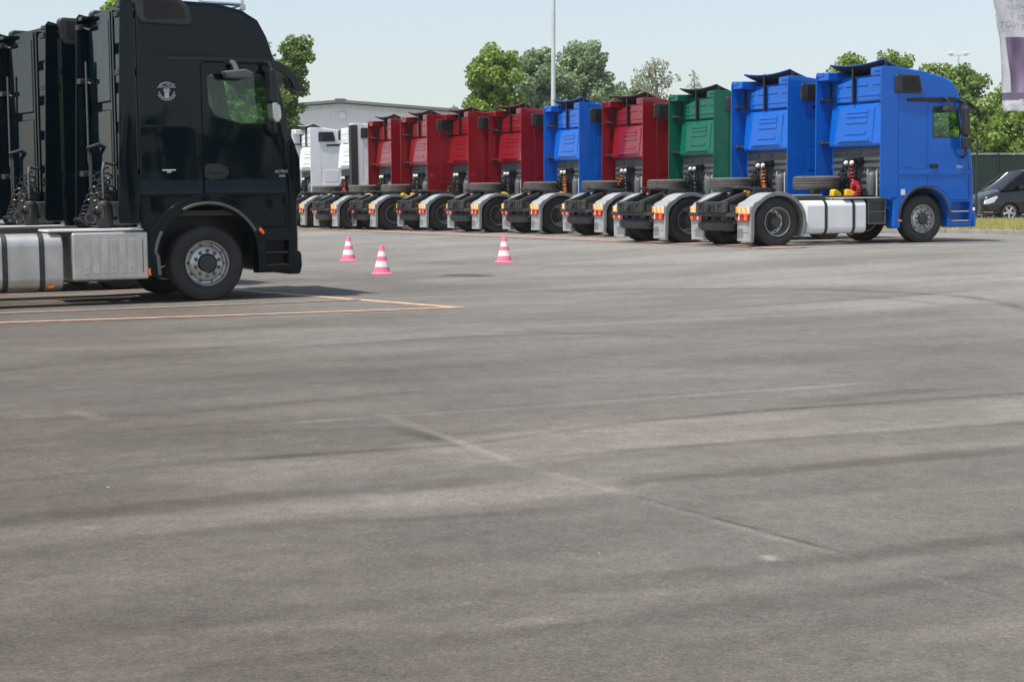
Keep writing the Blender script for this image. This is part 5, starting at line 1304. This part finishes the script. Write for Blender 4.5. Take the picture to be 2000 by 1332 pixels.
# ------------------------------------------------------------------ dark car
def car():
    Yd = 66.5; Xw = px(1960, Yd); g = gz(Xw, Yd); rz = R(178)
    # local x forward, origin under the front axle, z up; faces left in the picture, slightly turned to us
    root = empty('parked_car', (Xw, Yd + .8, g)); root.rotation_euler = (0, 0, R(189)); tag(root, 'dark people carrier facing left behind the grass verge, cut by the right edge', 'car')
    # stations: x, half width, z_low, z_mid, z_belt, z_top(hood/boot)
    S = [(1.0, .60, .32, .5, .66, .72), (.95, .78, .25, .5, .76, .84), (.78, .88, .22, .52, .86, .98), (.48, .93, .22, .56, .97, 1.10), (.25, .94, .22, .58, 1.03, 1.17), (-.4, .95, .22, .60, 1.10, 1.20),
         (-1.2, .955, .22, .61, 1.12, 1.2), (-2.4, .955, .22, .62, 1.12, 1.2), (-3.4, .955, .22, .62, 1.12, 1.2), (-3.9, .93, .28, .62, 1.12, 1.2), (-4.02, .80, .4, .62, 1.05, 1.1)]
    def ring(s):
        x, h, zl, zm, zb, zt = s
        half = [(h*.85, zl), (h*.98, zl+.10), (h, zm), (h*.985, (zm+zb)/2), (h*.95, zb), (h*.86, zb+(zt-zb)*.55), (h*.55, zt-.005), (0, zt+.01)]
        return [(x, -y, z) for y, z in half] + [(x, y, z) for y, z in half[-2::-1]]
    bm = bmesh.new(); rings = [[bm.verts.new(p) for p in ring(s)] for s in S]
    for A, B in zip(rings, rings[1:]):
        for k in range(len(A)): bm.faces.new((A[k], A[(k+1) % len(A)], B[(k+1) % len(A)], B[k]))
    bm.faces.new(rings[0]); bm.faces.new(rings[-1]); bmesh.ops.recalc_face_normals(bm, faces=bm.faces)
    body = finish(bm, 50)
    cut = []
    for x in (0, -3.1):
        for sy in (-1, 1):
            cut.append(MB().prism([(x+.36, .0)] + arcpts(x, .335, .37, 0, 180, 18) + [(x-.36, .0)], *sorted((sy*.62, sy*1.2))).mesh())
    body = boolean(body, cut); put('body', body, 'car_paint', root)
    # greenhouse: pillars as frame with glass
    G = [(-.42, 1.02, .80), (-1.25, 1.47, .62), (-1.7, 1.53, .62), (-2.6, 1.52, .62), (-3.2, 1.42, .62), (-3.62, 1.10, .74)]
    roof = MB().sheet(lambda a, t: tuple(np.array([np.interp(a, [0, .2, .6, 1], [-.60, -1.1, -2.6, -3.92]), (-1+2*t)*.74, np.interp(a, [0, .2, .6, 1], [1.82, 1.89, 1.90, 1.84]) - .05*(2*t-1)**2])), 6, 6, .03).mesh('roof'); put('roof', roof, 'car_paint', root)
    for sy in (-1, 1):
        for p in ([(.28, sy*.88, 1.13), (-.15, sy*.82, 1.52), (-.62, sy*.74, 1.80)], [(-1.25, sy*.91, 1.17), (-1.25, sy*.76, 1.84)], [(-2.5, sy*.91, 1.17), (-2.5, sy*.76, 1.85)], [(-3.98, sy*.88, 1.15), (-3.92, sy*.74, 1.80)], [(-.62, sy*.745, 1.80), (-1.1, sy*.75, 1.85), (-2.6, sy*.75, 1.86), (-3.92, sy*.74, 1.81)]):
            put('pillar', MB().tube(p, .035, 6).mesh('pillar'), 'car_paint', root)
        v = [(.22, sy*.90, 1.14), (-.62, sy*.75, 1.79), (-2.1, sy*.76, 1.84), (-3.9, sy*.75, 1.80), (-3.95, sy*.90, 1.16), (-2.1, sy*.92, 1.17)]
        bmg = bmesh.new(); bmg.faces.new([bmg.verts.new(p) for p in v]); put('side_window', finish(bmg), 'glass_dark', root)
        put('mirror', MB().box(-.42, -.26, *sorted((sy*.96, sy*1.14)), 1.16, 1.32, .04, 3).mesh('mirror'), 'car_paint', root)
        put('headlight', MB().prism([(.93, .62), (.90, .76), (.48, .92), (.42, .86), (.55, .70), (.80, .62)], *sorted((sy*.66, sy*.905)), .015).mesh('headlight'), 'lamp_clear', root)
        put('sill_trim', MB().box(-2.6, -.45, *sorted((sy*.93, sy*.96)), .24, .28, .005).mesh('trim'), 'steel', root)
        put('fog_trim', MB().box(.6, .93, *sorted((sy*.6, sy*.90)), .32, .35, .01).mesh('trim'), 'steel', root)
        for x in (0, -3.1):
            w = put('wheel', MB().lathe([(.22, -.10), (.235, -.11), (.225, -.06), (.20, -.05), (.2, .1), (.23, .1)], 28, close=True).mesh('rim'), 'alloy', root, (x, sy*.80, .335), (0, .3, 0 if sy < 0 else math.pi))
            put('tyre', MB().lathe([(.22, -.10), (.28, -.115), (.325, -.10), (.335, -.07), (.335, .07), (.325, .10), (.22, .10)], 32, close=True).mesh('tyre'), 'rubber', w)
            b = MB()
            for k in range(5):
                mt = Matrix.Rotation(2*math.pi*k/5, 4, 'Y'); b.prism([(.03, -.045), (.22, -.03), (.22, .03), (.03, .045)], -.10, -.075, .006, 1, m=mt)
            b.lathe([(.06, -.07), (.06, -.105), (.03, -.11)], 14); put('spokes', b.mesh('spokes'), 'alloy', w); put('disc', MB().lathe([(.17, -.03), (.17, -.02)], 20).mesh('disc'), 'rim_dark', w)
    put('windscreen', MB().sheet(lambda a, t: (.30 - .92*a + .08*math.cos((t-.5)*2.4) - .05, (-1+2*t)*(.88-.14*a), 1.13 + .68*a), 4, 6, .005).mesh('ws'), 'glass_dark', root)
    put('grille', MB().box(.94, 1.01, -.45, .45, .40, .66, .02).mesh('grille'), 'grille_dark', root)
    put('number_plate', MB().box(1.01, 1.025, -.26, .26, .40, .50, .004).mesh('plate'), 'cap_white', root)
car()
# ------------------------------------------------------------------ banner
def banner_mats():
    m, nt, b = newmat('banner_cloth'); L = nt.links.new
    tc = N(nt, 'ShaderNodeTexCoord'); sp = N(nt, 'ShaderNodeSeparateXYZ'); L(tc.outputs['UV'], sp.inputs[0])
    def mth(op, a, c):
        n = nt.nodes.new('ShaderNodeMath'); n.operation = op
        for i, v in enumerate((a, c)):
            if isinstance(v, (int, float)): n.inputs[i].default_value = v
            else: L(v, n.inputs[i])
        return n.outputs[0]
    inpic = mth('MULTIPLY', mth('LESS_THAN', sp.outputs[1], .514), mth('GREATER_THAN', sp.outputs[1], .075))
    inpic = mth('MULTIPLY', inpic, mth('GREATER_THAN', mth('ADD', sp.outputs[0], mth('MULTIPLY', sp.outputs[1], .07)), .092))
    w1 = nt.nodes.new('ShaderNodeTexNoise'); w1.inputs['Scale'].default_value = 1.4; w1.inputs['Detail'].default_value = 2
    mp = nt.nodes.new('ShaderNodeMapping'); mp.inputs['Scale'].default_value = (3.2, .9, 1); mp.inputs['Rotation'].default_value = (0, 0, -.35); L(tc.outputs['UV'], mp.inputs[0]); L(mp.outputs[0], w1.inputs['Vector'])
    cr = nt.nodes.new('ShaderNodeValToRGB'); L(w1.outputs[0], cr.inputs[0]); e = cr.color_ramp.elements
    e[0].position = .33; e[0].color = (.22, .15, .25, 1); e[1].position = .68; e[1].color = (.80, .74, .84, 1); k = e.new(.52); k.color = (.50, .40, .54, 1)
    mx = N(nt, 'ShaderNodeMix'); mx.data_type = 'RGBA'; mx.inputs[6].default_value = (.86, .85, .88, 1); L(cr.outputs[0], mx.inputs[7]); L(inpic, mx.inputs[0])
    band = mth('LESS_THAN', sp.outputs[1], .13); band = mth('MULTIPLY', band, mth('GREATER_THAN', sp.outputs[1], .075))
    m2 = N(nt, 'ShaderNodeMix'); m2.data_type = 'RGBA'; m2.inputs[7].default_value = (.34, .31, .36, 1); L(mx.outputs[2], m2.inputs[6]); L(band, m2.inputs[0])
    L(m2.outputs[2], b.inputs['Base Color']); b.inputs['Roughness'].default_value = .6
    tr = nt.nodes.new('ShaderNodeBsdfTranslucent'); L(m2.outputs[2], tr.inputs[0]); ms = nt.nodes.new('ShaderNodeMixShader'); ms.inputs[0].default_value = .35
    L(b.outputs[0], ms.inputs[1]); L(tr.outputs[0], ms.inputs[2]); L(ms.outputs[0], nt.nodes['Material Output'].inputs['Surface'])
banner_mats()
def banner():
    Yd = 24.0
    xl = lambda t: np.interp(t, [0, .25, .514, .787, 1], [1955, 1954, 1947, 1928, 1912])   # left edge pixel from bottom to top
    root = empty('banner', (px(2170, Yd), Yd + .2, gz(px(2170, Yd), Yd))); tag(root, 'hanging advertising banner, white above with purple picture below, at the top right', 'banner')
    ox, oy, oz = root.location
    X1 = px(2150, Yd); zb, zt = pz(222, Yd), pz(-60, Yd)
    nu, nv = 40, 36
    def P(a, t):
        x0 = px(float(xl(t)), Yd); X = x0 + (X1 - x0)*a; z = zb + (zt-zb)*t + .035*math.sin(a*9+.5)*(1-t)**3 - .06*a*(1-t)**2
        y = Yd + .07*math.sin(7*(a + .55*t)*1.3) + .04*math.sin(15*(a + .45*t) + 1) + .03*math.sin(26*(a+.5*t)) + .1*(1-a)*math.sin(t*3)
        return (X, y, z)
    bm = bmesh.new(); uvl = bm.loops.layers.uv.new('uv')
    G = [[bm.verts.new(tuple(np.array(P(i/nu, j/nv)) - (ox, oy, oz))) for j in range(nv+1)] for i in range(nu+1)]
    for i in range(nu):
        for j in range(nv):
            f = bm.faces.new((G[i][j], G[i+1][j], G[i+1][j+1], G[i][j+1]))
            for lp, (ii, jj) in zip(f.loops, ((i, j), (i+1, j), (i+1, j+1), (i, j+1))): lp[uvl].uv = (ii/nu, jj/nv)
    bmesh.ops.solidify(bm, geom=bm.faces[:], thickness=.002)
    me = finish(bm, 60); put('cloth', me, 'banner_cloth', root)
    # lettering (mirrored: the back of the print shows through), laid on the folds
    def lay(s, size, xc, yc, mat, mirror=True):
        me = text_mesh(s, size, 0.0)
        bm = bmesh.new(); bm.from_mesh(me); bmesh.ops.triangulate(bm, faces=bm.faces)
        zc = pz(yc, Yd); xcw = px(xc, Yd)
        for v in bm.verts:
            x = xcw + (-v.co.x if mirror else v.co.x); z = zc + v.co.y
            t = (z - zb)/(zt - zb); x0 = px(float(xl(t)), Yd); a = (x - x0)/(X1 - x0)
            y = P(a, t)[1] - .008
            v.co = (x - ox, y - oy, z - oz)
        put('lettering', finish(bm), mat, root)
    plain('ink_grey', (.42, .42, .50), .6); plain('ink_white', (.85, .84, .86), .6); plain('ink_orange', (.80, .25, .08), .6)
    lay('nowe A', .115, 1985, 2, 'ink_grey'); lay('uno swoim', .115, 1992, 18, 'ink_grey'); lay('za T', .115, 1978, 36, 'ink_grey'); lay("Amper'q NOT", .115, 1996, 54, 'ink_grey')
    lay('Zonq', .095, 1979, 202, 'ink_white'); lay('moc', .095, 2003, 202, 'ink_orange')
    # flagpole and arm holding it, just outside the picture
    top = zt + .15 - oz
    put('pole', MB().lathe([(.09, 0), (.06, .0), (.055, top+.3)], 16, axis='z').mesh('pole'), 'mast', root)
    put('arm', MB().tube([(0, 0, top), (px(1900, Yd)-ox, -.2, top)], .025, 8).mesh('arm'), 'mast', root)
banner()
# ------------------------------------------------------------------ small stones on the asphalt
for (xp, yp, s, lab) in [(204, 958, .010, 'small pale stone lying on the asphalt at the left'), (1172, 1088, .006, 'tiny dark stone on the asphalt in the lower middle'), (1510, 1098, .006, 'tiny pale chip on the asphalt in the lower right'), (1243, 778, .007, 'tiny pale chip near the pale seam in the asphalt')]:
    X, Y = gpt(xp, yp); bm = bmesh.new(); bmesh.ops.create_icosphere(bm, subdivisions=2, radius=s)
    for v in bm.verts: v.co = v.co*(1 + .25*random.uniform(-1, 1)); v.co.z *= .65
    o = put('stone', finish(bm), 'stone_grey', None, (X, Y, gz(X, Y) + s*.45)); tag(o, lab, 'stone')
# ------------------------------------------------------------------ haze
def haze():
    m = bpy.data.materials.new('haze'); m.use_nodes = True; nt = m.node_tree; nt.nodes.remove(nt.nodes['Principled BSDF'])
    v = nt.nodes.new('ShaderNodeVolumePrincipled'); v.inputs['Color'].default_value = (.95, .98, 1, 1); v.inputs['Density'].default_value = HAZE; v.inputs['Anisotropy'].default_value = 0
    nt.links.new(v.outputs[0], nt.nodes['Material Output'].inputs['Volume']); MATS['haze'] = m
    o = put('haze', MB().box(-190, 190, -180, 185, -1.5, 24).mesh('haze'), 'haze'); o['kind'] = 'stuff'; tag(o, 'thin pale summer haze over the whole yard', 'haze')
HAZE = .0002
if HAZE: haze()
